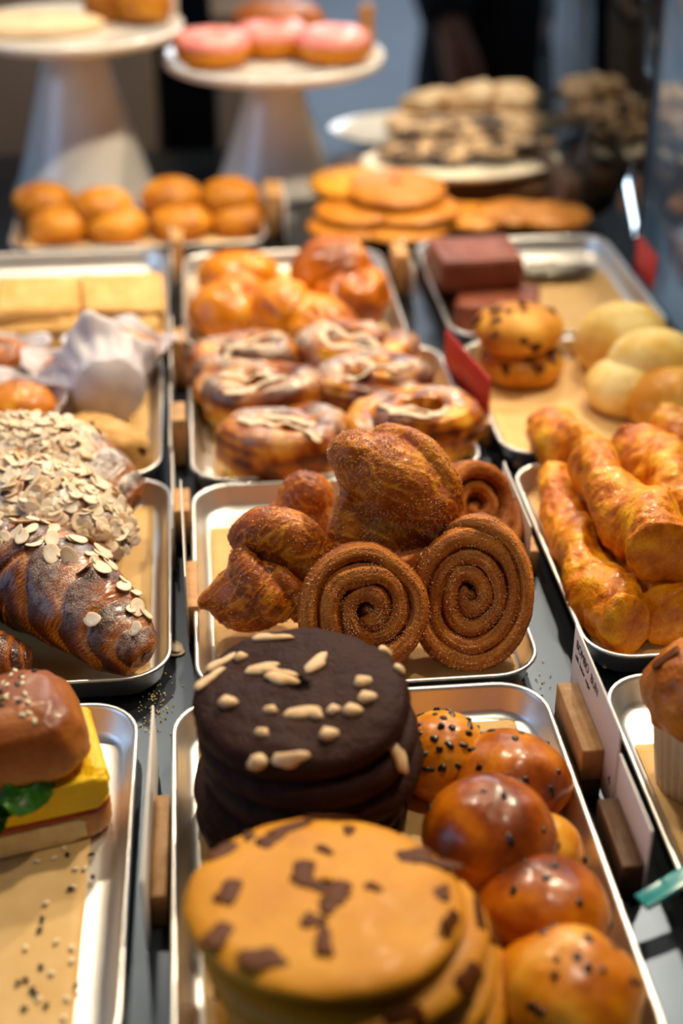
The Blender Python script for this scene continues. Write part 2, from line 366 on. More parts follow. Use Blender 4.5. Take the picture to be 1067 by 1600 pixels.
tray('aluminium tray of paper-wrapped muffins', -.28, -.04, 1.045, 1.288, 0, plabel='tan paper under the paper-wrapped muffins', pin=(.014, .014, .014, .014))
tray('aluminium tray of pale oat slabs', -.28, -.036, 1.30, 1.575, 0, plabel='tan paper under the pale oat slabs', pin=(.014, .014, .014, .05))
tray('aluminium tray of round brown cakes below the left cake stand', -.215, .075, 1.585, 1.74, 0, plabel='tan paper under the round brown cakes')
tray('aluminium tray holding the tall muffin at the right edge', .237, .46, .45, .745, 0, plabel='tan paper under the tall muffin', pin=(.014, .014, .014, .05))
tray('aluminium tray of cheese straws', .238, .455, .762, 1.035, 0, plabel='tan paper under the cheese straws')
tray('aluminium tray of scones and pale rolls', .238, .458, 1.05, 1.285, 0, plabel='tan paper under the scones and pale rolls', pin=(.012, .014, .012, .012))
tray('aluminium tray of brownies', .236, .455, 1.297, 1.572, 0, plabel='tan paper beside the brownies', pin=(.014, .014, .012, .07))

# ------------------------------------------------------------------ cinnamon swirls
def swirl_mesh(R, turns, bot, top_out, top_in, seed, gap=1.0, ncs=36, spt=84, ridge=.05, wob=.085, r0=.0022, tail=0, fill=.4):
    n = int(turns * spt); th = np.linspace(.2, 2 * PI * turns, n); pitch = (R - r0) / (turns + .5)
    r = r0 + pitch * th / (2 * PI); w = np.full(n, pitch * .56 * gap)
    r = r * (1 + wob * vn(np.stack([np.cos(th) * 1.2, np.sin(th) * 1.2, th * .25 + seed], -1)))
    r[-40:] += tail * np.linspace(0, 1, 40) ** 1.5
    u = r / R; top = top_in + (top_out - top_in) * u ** 1.5 + .0034 * vn(np.stack([th * .75, th * 0 + seed, th * 0], -1)); b = bot * (.75 + .25 * u)
    w *= (1 + .22 * vn(np.stack([th * .8, th * 0, th * 0 + seed], -1)))
    ends = np.minimum(1, np.minimum(np.arange(n), np.arange(n)[::-1]) / 9.0) ** .5; ends = np.maximum(ends, .02); w = w * ends
    h = (top - b) / 2 * np.maximum(ends, .3); zc = (top + b) / 2
    ph = np.linspace(0, 2 * PI, ncs, endpoint=False); c, s = np.cos(ph), np.sin(ph)
    cx = np.sign(c) * np.abs(c) ** .75; cz = np.sign(s) * np.abs(s) ** .85
    TH, PH = np.meshgrid(th, ph, indexing='ij')
    rid = np.sin(PH * 13 + 2.6 * vn(np.stack([TH.ravel() * .7, PH.ravel() * 0, TH.ravel() * 0 + seed], -1)).reshape(TH.shape)) 
    rid2 = vn(np.stack([TH.ravel() * 1.4, np.cos(PH.ravel()) * 5 + seed, np.sin(PH.ravel()) * 5], -1)).reshape(TH.shape)
    sc = 1 + ridge * rid + ridge * 1.6 * rid2
    rr = r[:, None] + w[:, None] * cx[None] * sc; z = zc[:, None] + h[:, None] * cz[None] * (1 + .4 * (sc - 1))
    V = np.stack([rr * np.cos(TH), rr * np.sin(TH), z], -1).reshape(-1, 3)
    tone = (.34 + .16 * rid2 - .10 * rid + fill * np.abs(c)[None] ** 4 + .1 * vn(np.stack([TH.ravel() * .5, PH.ravel() * 0, PH.ravel() * 0 + seed * 3], -1)).reshape(TH.shape)).ravel()
    F = gridf(n, ncs, wv=True); m = len(V); V = np.vstack([V, V[:ncs].mean(0)[None], V[-ncs:].mean(0)[None]]); tone = np.append(tone, [.5, .5])
    for j in range(ncs): F.append((m, j, (j + 1) % ncs)); F.append((m + 1, (n - 1) * ncs + (j + 1) % ncs, (n - 1) * ncs + j))
    F = [tuple(reversed(f)) for f in F]
    V = disp(V, F, .0007 * fbm(V * 260 + seed, 3)); 
    if ((V - np.array([0, 0, 0])) * vnorm(V, F))[:, :2].sum() < 0: F = [tuple(reversed(f)) for f in F]
    return (V, F), tone
def swirl_bun(label, loc, rot, R, turns, bot, to, ti, seed, n_sugar=4000, sc=(1, 1, 1), sp=0, **kw):
    t = thing('cinnamon_bun', label, 'pastry', loc, rot, 'cinnamon swirl buns'); (V, F), tone = swirl_mesh(R, turns, bot, to, ti, seed, **kw); V = V @ np.array(Matrix.Rotation(math.radians(sp), 3, 'Z')).T * np.array(sc)
    k0 = blob(.0075, .0075, (ti - bot) * .5, 16, 24); k0 = (disp(k0[0] + np.array([0, 0, (ti + bot) / 2 - .0015]), k0[1], .0015 * fbm(k0[0] * 150, 2)), k0[1]); V, F = join((V, F), k0); tone = np.append(tone, np.full(len(k0[0]), .6))
    obj('dough', mesh('dough', (V, F), M['cinnamon'], tone=tone), t); sugar(V, F, n_sugar, .0005, t); return t
swirl_bun('cinnamon swirl bun with round face behind the dark chocolate cookies', at(575, 955, .047), facing(-4, 4), .0495, 3.3, -.026, .012, .013, 3.1, tail=.006, gap=1.2, sc=(.97, 1.03, 1), sp=190)
swirl_bun('tall oval cinnamon swirl bun on the right, facing out over paper', at(735, 932, .050), facing(-6, -5), .0475, 4.1, -.026, .013, .009, 8.4, sc=(.95, 1.18, 1), gap=1.2, sp=80)
swirl_bun('cinnamon bun half hidden at back right with hollow swirl', at(748, 792, .050), facing(-12, 26), .042, 2.7, -.030, .018, .002, 5.7, sc=(1, 1.08, 1), gap=.95, n_sugar=1200, sp=120)
swirl_bun('cinnamon bun in deep shade beneath the topmost bun', at(600, 850, .034), facing(-35, 10), .036, 2.8, -.024, .012, .012, 12.3, n_sugar=500, gap=1.2)
S = .000415
def E(c, r, rz=0, ry=0):
    V, F = blob(r[0] * S, r[1] * S, r[2] * S, 20, 30); return mv(Matrix.Translation(Vector(c) * S) @ Matrix.Rotation(math.radians(rz), 4, 'Z') @ Matrix.Rotation(math.radians(ry), 4, 'Y'), V), F
def Tb(pts, rad, n=26):
    k = np.linspace(0, len(rad) - 1, n); return tube(spline(np.array(pts) * S, n), np.interp(k, range(len(rad)), rad) * S, ns=20)
def pastry(label, loc, rot, parts, voxel, dirang, seed, mat='flaky', n_sugar=1200, ridge=.0006, name='cinnamon_bun', fr=(55, 330, 220), base=.45):
    t = thing(name, label, 'pastry', loc, rot, 'cinnamon swirl buns'); V, F = union(parts, voxel); V = smoothmesh(V, F, 4)
    a = math.radians(dirang); x = V[:, 0] * math.cos(a) + V[:, 1] * math.sin(a); y = -V[:, 0] * math.sin(a) + V[:, 1] * math.cos(a)
    y = y + .006 * vn(V * 55 + seed)
    q = np.stack([x * fr[0], y * fr[1], V[:, 2] * fr[2]], -1) + seed; r1 = vn(q); r1 = np.maximum(0, 1 - 5 * np.abs(r1))
    r2 = fbm(V * 320 + seed, 3); V = disp(V, F, ridge * r1 + .0006 * r2)
    tone = base - .5 * r1 + .26 * fbm(V * 38 + seed, 2) + .14 * r2
    obj('dough', mesh('dough', (V, F), M[mat], tone=tone), t)
    if n_sugar: sugar(V, F, n_sugar, .0005, t)
    return t, V, F
pastry('domed flaky cinnamon bun on top of the pile', at(612, 765, .098), facing(0, 0), [
    E((5, 12, 8), (112, 66, 66), -30), E((-55, 55, 12), (50, 42, 50), -10), E((60, -25, 10), (55, 52, 55), -30), E((20, 60, -22), (62, 40, 40), -42),
    Tb([(15, 95, -6), (55, 66, 22), (90, 12, 30), (104, -36, 20)], [12, 19, 20, 14]), Tb([(-20, 0, -8), (-52, -40, -14), (-72, -88, -8)], [52, 46, 36]), Tb([(-60, 10, 20), (-80, -40, 12), (-92, -80, 4)], [20, 16, 16]), E((-5, -62, -15), (85, 46, 50), -8)],
    .0013, -32, 3.3, n_sugar=4200, ridge=.0006, base=.42)
pastry('folded knot of cinnamon pastry at the left of the pile', at(402, 905, .046), facing(0, 0), [
    E((-10, -28, 0), (72, 58, 55), 8), Tb([(-20, -20, 0), (-62, -30, 6), (-97, -40, 10)], [46, 28, 5]), Tb([(-32, 50, 0), (5, 78, 10), (58, 66, 14), (100, 20, 0), (96, -20, -8)], [26, 40, 44, 40, 26]),
    Tb([(-30, 42, 20), (-6, 8, 42), (20, -30, 46), (52, -52, 30)], [20, 26, 30, 20]), Tb([(10, 20, 36), (45, 0, 44), (75, -35, 36), (60, -62, 20)], [14, 17, 18, 12]), E((30, 20, -20), (80, 70, 50))],
    .0013, 38, 7.9, n_sugar=1300)
pastry('small lumpy cinnamon pastry at back left of the pile', at(478, 785, .055), facing(0, 0), [
    E((0, 10, 0), (50, 46, 44)), E((-36, -30, 0), (48, 36, 40), 20), E((-55, -50, -8), (40, 34, 36)), E((20, -40, -10), (52, 62, 40)), E((-10, -75, -30), (85, 60, 50))],
    .0015, -50, 14.2, n_sugar=900, base=.55)
# ------------------------------------------------------------------ cookies
def cookie_mesh(R, h, seed, dome=.15, crack=.0010):
    nr, na = 26, 90; r = np.linspace(.03, 1, nr) ; a = np.linspace(0, 2 * PI, na, endpoint=False)
    r = 1 - (1 - r) ** 1.6 * .97; up = [(x, .4 + .6 * ((1 - dome) * (1 - x ** 7) ** .5 + dome * (1 - x * x))) for x in r] + [(.996, .24), (.98, .1), (.95, .025), (.9, 0), (.3, 0), (.02, 0)]
    V = np.array([[x * R * math.cos(t), x * R * math.sin(t), z * h] for x, z in up for t in a])
    k = 1 + .018 * vn(np.stack([np.cos(np.tile(a, len(up))) * 1.6, np.sin(np.tile(a, len(up))) * 1.6, np.full(len(V), seed)], -1)); V[:, :2] *= k[:, None]
    F = [tuple(reversed(f)) for f in gridf(len(up), na, wv=True)]; F.append(tuple(range(na))); F.append(tuple(range((len(up) - 1) * na, len(up) * na))[::-1])
    F = outward(V, F); wav = .0012 * vn(V * 45 + seed); V[:, 2] += wav * (V[:, 2] > h * .3); cr = 1 - np.abs(vn(V * 75 + seed)) * 3
    V = disp(V, F, np.where(V[:, 2] > h * .1, -crack * np.maximum(cr, 0) + .0005 * fbm(V * 330 + seed, 2), 0))
    tone = .35 + .2 * fbm(V * 40 + seed, 2) + .3 * np.clip((np.hypot(V[:, 0], V[:, 1]) / R - .8) * 3, 0, 1) * .6
    return V, F, tone
def nutmesh(s, seed, k=(1.5, .8, .5)):
    V, F = blob(s * k[0], s * k[1], s * k[2], 9, 14); V = V * (1 + .3 * vn(V / s + seed) + .18 * vn(V / s * 2.6 + seed))[:, None]; return mesh('nut', (V, F), M['almond'], tone=np.full(len(V), .8))
NUTS = [nutmesh(.0056, 1, (1.7, .8, .45)), nutmesh(.0048, 2, (1.1, .95, .6)), nutmesh(.0058, 3, (2.2, .5, .3)), nutmesh(.0034, 4, (1.1, 1, .7))]
def px_on(px, py, z, root):
    bpy.context.view_layer.update(); return np.array(root.matrix_world.inverted() @ Vector(at(px, py, z)))
def choc_cookie(label, loc, rot, seed, nuts, R=.0605):
    t = thing('chocolate_cookie', label, 'cookie', loc, rot, 'stack of dark chocolate cookies'); V, F, tone = cookie_mesh(R, .0185, seed, .1); obj('dough', mesh('dough', (V, F), M['choc'], tone=tone), t)
    top = V[V[:, 2] > .006]
    for (x, y, k, sp) in nuts:
        d = np.hypot(top[:, 0] - x, top[:, 1] - y); i = d.argmin(); rr = math.hypot(x, y); tilt = 0 if rr < R * .9 else .9
        nn = (x / rr * tilt, y / rr * tilt, 1) if rr > 0 else (0, 0, 1)
        obj('nut_piece', NUTS[k], t, (x, y, top[i, 2] + .0008), lay(0, 0, nn, sp))
    return t
cz = at(472, 1068, .097)
choc_cookie('topmost dark chocolate cookie with pale nuts', (cz[0], cz[1], .079), (math.radians(3), math.radians(-2), 0), 2.2,
    [((px - 470) * .000356, -(py - 1068) * .00060, k, s) for px, py, k, s in ((435, 1047, 2, -.4), (412, 1040, 0, .2), (440, 1060, 0, -.5), (497, 1040, 0, .9), (350, 1020, 2, .6), (328, 1045, 2, .8), (432, 995, 2, -.1), (355, 1087, 1, 0), (563, 1073, 1, .5), (565, 1096, 1, .3), (540, 1112, 1, 0), (465, 1106, 0, .1), (500, 1138, 1, .3), (488, 1112, 3, 0), (440, 1158, 0, 0), (392, 1156, 1, 0), (610, 1015, 1, .7), (627, 1050, 3, 0), (405, 1128, 3, 0), (420, 1100, 3, .3), (380, 1020, 3, 1), (513, 1108, 3, 1))])
nn = lambda *l: [(.0605 * r * math.cos(math.radians(a)), .0605 * r * math.sin(math.radians(a)), k, a) for a, r, k in l]
choc_cookie('second dark chocolate cookie down, with one nut on its front edge', (cz[0] + .002, cz[1] - .003, .0605), (math.radians(1), 0, 1), 5.1, nn((265, .97, 0)), .062)
choc_cookie('dark chocolate cookie third in the stack, jutting to the right', (cz[0] + .006, cz[1] - .002, .0412), (math.radians(-1), 0, 2), 9.7, nn((-35, .97, 1), (-95, .98, 3)), .0625)
choc_cookie('dark chocolate cookie second from the tray, mostly hidden', (cz[0] - .002, cz[1] - .001, .0225), (0, 0, 3), 12.9, nn((220, .98, 3)), .0615)
choc_cookie('dark chocolate cookie lowest in the stack, flat on the tray', (cz[0] - .0015, cz[1] + .001, .0036), (0, 0, 4), 15.2, nn((210, .98, 3)), .061)
def chunkmesh(s, seed, k=(1.5, .8, .25)):
    V, F = blob(s * k[0], s * k[1], s * k[2], 9, 18); V[:, :2] *= (1 + .5 * vn(np.stack([V[:, 0] / s, V[:, 1] / s, np.full(len(V), seed)], -1)))[:, None]; return mesh('chocolate_chunk', (V, F), M['chunk'], tone=np.full(len(V), .5))
CH = [chunkmesh(.0062, 1, (1.5, .9, .2)), chunkmesh(.0052, 4, (1.2, 1, .22)), chunkmesh(.007, 6, (2.0, .6, .17)), chunkmesh(.0042, 9, (1, 1, .25))]
def chip_cookie(label, loc, rot, seed, chunks, R=.066):
    t = thing('chocolate_chip_cookie', label, 'cookie', loc, rot, 'stack of golden chocolate chip cookies'); V, F, tone = cookie_mesh(R, .0165, seed, .3, .0003); obj('dough', mesh('dough', (V, F), M['cookie'], tone=tone), t)
    top = V[V[:, 2] > .005]
    for (x, y, k, sp) in chunks:
        d = np.hypot(top[:, 0] - x, top[:, 1] - y); i = d.argmin(); rr = math.hypot(x, y); tl = 0 if rr < R * .9 else 1.2
        obj('chocolate_chunk', CH[k], t, (x, y, top[i, 2] + .0002), lay(0, 0, (x / max(rr, 1e-6) * tl, y / max(rr, 1e-6) * tl, 1), sp))
    return t
gz = at(507, 1385, .09)
nn = lambda *l: [(.066 * r * math.cos(math.radians(a)), .066 * r * math.sin(math.radians(a)), k, math.radians(a + 90)) for a, r, k in l]
chip_cookie('topmost golden chocolate chip cookie at the front', (gz[0], gz[1], .072), (math.radians(-7), math.radians(3), 0), 3.3,
    [((px - 507) * .00029, -(py - 1400) * .00047, k, s) for px, py, k, s in ((450, 1300, 2, .6), (430, 1312, 0, .7), (390, 1300, 3, 0), (350, 1400, 0, 1.2), (345, 1325, 0, .8), (470, 1378, 0, 1.4), (490, 1400, 2, -.5), (520, 1412, 0, 1.2), (505, 1432, 1, .5), (475, 1450, 1, 0), (492, 1480, 2, 1.5), (660, 1345, 0, .3), (685, 1358, 2, -.3), (690, 1412, 1, 1), (390, 1490, 0, .2), (405, 1500, 2, .2), (330, 1460, 0, 1), (695, 1455, 0, 1), (510, 1340, 3, 1), (520, 1270, 2, 0), (560, 1300, 3, 0), (580, 1405, 3, 1))])
chip_cookie('second golden chocolate chip cookie down, shifted right', (gz[0] + .010, gz[1] - .004, .0545), (math.radians(-5), math.radians(3), 1), 6.3, nn((300, .97, 2), (265, .98, 0), (230, .97, 0), (330, .97, 1)), .0675)
chip_cookie('third golden chocolate chip cookie down', (gz[0] + .016, gz[1] - .004, .0375), (math.radians(-3), math.radians(2), 2), 9.4, nn((290, .98, 2), (250, .98, 0), (320, .97, 0)), .068)
chip_cookie('golden chocolate chip cookie sticking out furthest right, low in the stack', (gz[0] + .024, gz[1] - .001, .0205), (math.radians(-1), math.radians(1), 3), 12.5, nn((310, .98, 1), (335, .96, 0)), .066)
chip_cookie('golden chocolate chip cookie lowest in the stack', (gz[0] + .012, gz[1] + .004, .0036), (0, 0, 4), 15.9, nn((300, .98, 1)), .066)

# ------------------------------------------------------------------ glazed buns on the front tray
CHIPS = [chipmesh(.0031, 'chocolate_chip', seed=1), chipmesh(.0027, 'chocolate_chip', seed=5, k=(1.4, .8, .6)), chipmesh(.0022, 'chocolate_chip', seed=8)]
def bun(label, loc, rz, R, H, mat, seed, chips, toneb=.5, tones=-.4, top=False, name='glazed_bun', group='glazed buns on the front tray', sq=(1, 1), lump=.05, cat='bun', pit=0):
    t = thing(name, label, cat, loc, (0, 0, rz), group); V, F = blob(R, R, H * .62, 44, 64, 1, -.6); V[:, 2] -= V[:, 2].min(); V[:, 2] *= H / V[:, 2].max(); V[:, 0] *= sq[0]; V[:, 1] *= sq[1]
    V = disp(V, F, R * lump * fbm(V / R * 1.3 + seed, 2) + .0004 * fbm(V * 230 + seed, 2) - pit * np.maximum(0, vn(V * 130 + seed) - .35))
    zz = V[:, 2] / H; tone = toneb + tones * (1 - zz) + .62 * fbm(V / R * 1.5 + seed * 2, 3); obj('crust', mesh('crust', (V, F), M[mat], tone=tone), t)
    if chips: scatter(t, V, F, 'chocolate_chip', CHIPS, chips, (lambda V_, N: (V_[:, 2] > H * (.55 if top else .25))), .0006, .3, .0055)
    return t
def gb(px, py, z): p = at(px, py, z); return (p[0], p[1])
def put(px, py, R, H, zb=.0036):
    """base point of a bun whose middle is seen there"""
    p = at(px, py, zb + H * .5); return (p[0], p[1], zb)
bun('pale golden bun dotted with many chocolate chips, behind the others', put(692, 1178, .03, .042), .3, .0285, .046, 'goldbun', 2.1, 34, .4, .1, True, pit=.001)
bun('brown glazed bun with scattered chips, second from the back by the tray rim', put(798, 1203, .032, .05), 1.0, .0345, .046, 'brioche', 4.4, 18, .5, -.2, lump=.1)
bun('shiny mahogany bun raised in the middle of the row', put(768, 1293, .034, .05, .012), 2.0, .0365, .049, 'brioche', 7.2, 10, .75, -.45, lump=.06)
bun('orange-sided bun tucked below the shiny mahogany bun', put(842, 1330, .028, .03), .5, .0255, .034, 'goldbun', 9.9, 2, .35, .1, lump=.08)
bun('glazed bun with small chips, second from the front', put(848, 1412, .033, .046), 2.8, .0350, .044, 'brioche', 12.6, 14, .55, -.3, lump=.07)
bun('large golden chipped bun nearest the front corner', put(888, 1545, .036, .05), 4.0, .0370, .049, 'goldbun', 15.3, 20, .42, -.1, lump=.1)

# ------------------------------------------------------------------ almond croissants
def flakemesh(s, seed, k=.72):
    n = 16; a = np.linspace(0, 2 * PI, n, endpoint=False); r = 1 + .14 * vn(np.stack([np.cos(a) * 1.3 + seed, np.sin(a) * 1.3, a * 0], -1)); rings = []
    for q, z in ((.9, 0), (1, .00025), (1, .0006), (.9, .0009), (.5, .0008)):
        rings.append([(s * q * rr * math.cos(t), s * k * q * rr * math.sin(t), z + .12 * s * (q * math.cos(t)) ** 2) for t, rr in zip(a, r)])
    V, F = loft(rings); return mesh('almond_flake', (V, F), M['almond'], tone=.25 + .5 * np.repeat([1, 1, .9, .5, 0], n)[:len(V)])
FL = [flakemesh(.0078, 1), flakemesh(.0068, 3, .8), flakemesh(.006, 6, .6), flakemesh(.0086, 9, .66), flakemesh(.0045, 12, .8)]
def croissant(label, pts, rad, seed, nfl, mask, wraps=4.6, skew=.75, spread=None, dustk=1.0, flat=.86, mind=.0055):
    n, ns = 230, 84; P = spline(pts, n); T, N, B = frames(P); s = np.linspace(0, 1, n); R = np.interp(s * (len(rad) - 1), range(len(rad)), rad)
    R = np.convolve(np.pad(R, 8, 'edge'), np.ones(17) / 17, 'valid'); R *= np.minimum(1, np.minimum(s, 1 - s) / .06 + .01) ** .5
    a = np.linspace(0, 2 * PI, ns, endpoint=False); S_, A = np.meshgrid(s, a, indexing='ij'); base = np.array(P)[:, None]
    # world up component of the section direction gives the chevron of the wraps
    sec = N[:, None] * np.cos(A)[..., None] + B[:, None] * np.sin(A)[..., None]
    side = np.abs(sec[..., 2]); ss = np.abs(S_ - .5) * 2
    wob = .30 * vn(np.stack([S_.ravel() * 6, sec[..., 0].ravel() * 2 + seed, sec[..., 2].ravel() * 2], -1)).reshape(S_.shape)
    ph = (ss * wraps + skew * sec[..., 2] + wob); fr = ph - np.floor(ph)
    # each wrap: smooth back, stepping down over fine layer lines at its outer edge
    step = np.where(fr < .72, .035 - .02 * (fr / .72 - .4) ** 2, .035 - .085 * ((fr - .72) / .28)); lines = np.where(fr > .66, np.sin(fr * 95) * .012, 0) + .006 * vn(np.stack([ph.ravel() * 16, A.ravel() * 0 + seed, A.ravel() * .4], -1)).reshape(S_.shape)
    rr = R[:, None] * (1 + step + lines); V = (base + sec * rr[..., None]).reshape(-1, 3); F = gridf(n, ns, wv=True); m = len(V)
    V = np.vstack([V, P[:1], P[-1:]])
    for j in range(ns): F.append((m, j, (j + 1) % ns)); F.append((m + 1, (n - 1) * ns + (j + 1) % ns, (n - 1) * ns + j))
    F = outward(V, F); c0 = P.mean(0); V = V - c0; V[:, 2] *= flat
    V = disp(V, F, .0013 * fbm(V * 70 + seed, 2) + .0004 * fbm(V * 420 + seed, 2)); N_ = vnorm(V, F)
    tone = np.append((.80 - .50 * np.clip((fr - .42) / .35, 0, 1) - .22 * (fr > .5) * np.sin(fr * 62 + 3 * wob) + 14 * lines).ravel(), [.4, .4]) + .12 * fbm(V * 60 + seed, 2) - .28 * np.append(np.repeat(np.clip(np.abs(s - .5) * 2 - .75, 0, 1), ns), [0, 0]) * 3
    dust = np.clip(N_[:, 2] * 1.5 - .25, 0, 1) * dustk * np.clip(.6 + 1.2 * fbm(V * 40 + seed, 2), 0, 1)
    t = thing('almond_croissant', label, 'croissant', tuple(c0), group='almond croissants'); V = V; obj('crust', mesh('crust', (V, F), M['croissant'], tone=tone, dust=dust), t)
    if nfl: scatter(t, V, F, 'almond_flake', FL, nfl, mask, -.0008, .28, mind)
    if nfl == 100:
        idx = np.where(mask(V, N_))[0]; Vs = []
        for q in range(330):
            i = int(rng.choice(idx)); me = FL[q % 5]; v = np.array([w.co for w in me.vertices]) * rng.uniform(.55, 1); R3 = lay(0, 0, N_[i] + rng.normal(0, .25, 3), rng.uniform(0, 6.28)).to_matrix()
            Vs.append((v @ np.array(R3).T + V[i] + N_[i] * rng.uniform(.0001, .0012), [tuple(p.vertices) for p in me.polygons]))
        VV, FF = join(*Vs); o = obj('almond_topping', mesh('almond_topping', (VV, FF), M['almond'], tone=np.repeat(rng.uniform(.05, .75, 330), [len(v[0]) for v in Vs])), t); o['kind'] = 'stuff'
    return t
A_ = lambda *l: np.array([at(*q) for q in l])
croissant('nearest almond croissant with dark glazed stripes and a tapered tip', A_((-170, 905, .034), (-90, 880, .043), (0, 885, .045), (70, 905, .044), (140, 955, .038), (195, 1010, .027), (232, 1040, .019)), [.018, .034, .038, .040, .033, .0235, .011], 3.1, 40,
    lambda V, N: (N[:, 2] > .62) & (N[:, 1] > -.25) & (N[:, 1] < .5) & (V[:, 0] > -.03), spread=None, dustk=.45)
croissant('middle almond croissant thickly covered in sliced almonds and powder', A_((-190, 800, .036), (-100, 790, .042), (0, 795, .048), (80, 810, .048), (140, 845, .040), (182, 880, .024)), [.018, .034, .043, .043, .037, .020], 6.6, 100,
    lambda V, N: (N[:, 2] > .2) & (N[:, 1] < .75) & (V[:, 0] > -.028), dustk=1.3, mind=.0036)
croissant('furthest almond croissant with plain brown right end', A_((-170, 735, .036), (-80, 725, .044), (10, 726, .050), (90, 740, .050), (150, 770, .043), (205, 808, .028)), [.018, .033, .043, .044, .038, .022], 9.2, 100,
    lambda V, N: (N[:, 2] > .2) & (N[:, 1] < .8) & (V[:, 0] < .056) & (V[:, 0] > -.03), dustk=1.2, mind=.0036)
croissant('dark croissant end poking out under the nearest almond croissant', A_((-150, 1010, .02), (-60, 1022, .022), (0, 1034, .02), (50, 1042, .015)), [.012, .022, .021, .010], 12.2, 0, None, dustk=.1)
for k, (px, py) in enumerate(((270, 1018), (274, 1012))):
    f = tag(obj('almond_flake', FL[k]), ('fallen almond flake beside the croissant tray corner', 'second fallen almond flake by the croissant tray corner, tilted')[k], 'almond flake'); f.location = tuple(at(px, py, .001 + .001 * k)); f.rotation_euler = (.25 * k, .15, 1.2 * k)

# ------------------------------------------------------------------ egg sandwich
sp = at(18, 1215, .03); SX, SY, SR = sp[0], sp[1], math.radians(14)
st = thing('egg_sandwich', 'cut brioche egg sandwich with spinach at the lower left', 'sandwich', (SX, SY, .0034), (0, 0, SR))
def slab(hw, hl, r, prof, seed, amp=.001, n=16):
    rings = [[(x, y, z) for x, y in rrect(hw * k, hl * k, r * k, n)] for k, z in prof]; V, F = loft(rings); return disp(V, F, amp * fbm(V * 120 + seed, 3)), F
def dense(prof, k=6):
    t = np.linspace(0, len(prof) - 1, (len(prof) - 1) * k + 1); a = np.array(prof); return [(np.interp(x, range(len(a)), a[:, 0]), np.interp(x, range(len(a)), a[:, 1])) for x in t]
def slabobj(name, mat, hw, hl, r, prof, seed, loc, tone, amp=.001, rot=(0, 0, 0), k=5):
    V, F = slab(hw, hl, r, dense(prof, k), seed, amp); return obj(name, mesh(name, (V, F), M[mat], tone=tone(V) + .2 * fbm(V * 50 + seed, 2)), st, loc, rot), V, F
slabobj('bottom_bun', 'bunbrown', .052, .036, .016, [(.5, 0), (.95, 0), (1, .004), (1, .014), (.97, .018), (.5, .019)], 1.1, (0, 0, 0), lambda V: .25 + V[:, 2] * 0)
slabobj('cut_crumb', 'crumb', .041, .0022, .002, [(.8, .001), (1, .003), (1, .0135), (.9, .016)], 2.4, (-.006, -.0345, .0005), lambda V: .4 + V[:, 2] * 0, .0006)
slabobj('jam_layer', 'jam', .0505, .0355, .012, [(.6, 0), (1, .0005), (1, .003), (.9, .0042), (.5, .0042)], 3.2, (0, -.001, .018), lambda V: .5 + V[:, 2] * 0, .0016)
slabobj('egg_layer', 'egg', .050, .036, .010, [(.6, 0), (.98, .0), (1, .003), (1, .016), (.97, .019), (.5, .0195)], 4.4, (.002, .0, .021), lambda V: .3 + V[:, 2] * 0, .0042, (0, math.radians(-2), 0))
for k, (x, y, z, r) in enumerate(((-.030, -.037, .041, .2), (-.012, -.036, .043, 1.2), (.006, -.035, .044, 2.2), (-.02, -.041, .036, 2.9))):
    V, F = blob(.019, .012, .0005, 12, 44); V[:, 2] += .0045 * vn(V * 120 + k * 5) + .0018 * vn(V * 300) - (V[:, 1] < 0) * V[:, 1] ** 2 * 20; obj('spinach_leaf', mesh('spinach_leaf', (V, F), M['leaf'], tone=.5 + .3 * vn(V * 200)), st, (x, y, z), (math.radians(25), 0, r * .3))
tb, V, F = slabobj('top_bun', 'bunbrown', .049, .038, .024, [(.4, 0), (.92, 0), (1, .005), (1.0, .014), (.95, .023), (.84, .031), (.66, .0365), (.4, .0395), (.15, .040)], 5.5, (-.004, .002, .0425), lambda V: .25 + V[:, 2] * 12, .0016, (math.radians(-2), math.radians(-3), 0))
SE = []
for nm in ('sesame', 'blackseed'):
    v, f = blob(.0021, .0014, .0008, 7, 10); SE.append(mesh(nm + '_seed' if nm == 'sesame' else 'black_seed', (v, f), M[nm]))
scatter(tb, V, F, 'sesame_seed', [SE[0]], 46, lambda V, N: (V[:, 2] > .03) & (V[:, 0] < .022), -.0004, .3, .0022)
scatter(tb, V, F, 'black_seed', [SE[1]], 16, lambda V, N: (V[:, 2] > .026) & (V[:, 0] < .034), -.0004, .3, .0022)
hv, hf = blob(.0042, .0026, .0006, 7, 14); hv[:, 2] += .0012 * vn(hv * 600); hm = mesh('herb_leaf', (hv, hf), M['leaf'], tone=np.full(len(hv), .3))
scatter(tb, V, F, 'herb_leaf', [hm], 22, lambda V, N: (V[:, 2] > .03) & (V[:, 0] < .008), -.0008, .5, .002)
sd = [(118, 1357), (132, 1356), (115, 1385), (88, 1470), (112, 1480), (72, 1410), (100, 1325), (80, 1520), (60, 1560), (105, 1560), (85, 1340), (40, 1480), (58, 1345), (112, 1500), (100, 1590)]
for k, (px, py) in enumerate(sd):
    o = tag(obj('sesame_seed', SE[0]), 'pale sesame seed lying loose on the paper in front of the sandwich', 'seed', 'loose sesame seeds'); o.location = tuple(at(px, py, .0048)); o.rotation_euler = (0, 0, k * 1.3)
bd = [(110, 1388), (145, 1370), (143, 1335), (66, 1435), (62, 1452), (64, 1510), (50, 1545), (55, 1552), (72, 1570), (40, 1530), (28, 1535), (38, 1575), (120, 1540), (152, 1300), (105, 1335)]
for k, (px, py) in enumerate(bd):
    o = tag(obj('black_seed', SE[1]), 'black seed lying loose on the paper in front of the sandwich', 'seed', 'loose black seeds'); o.location = tuple(at(px, py, .0048)); o.rotation_euler = (0, 0, k * 1.7)

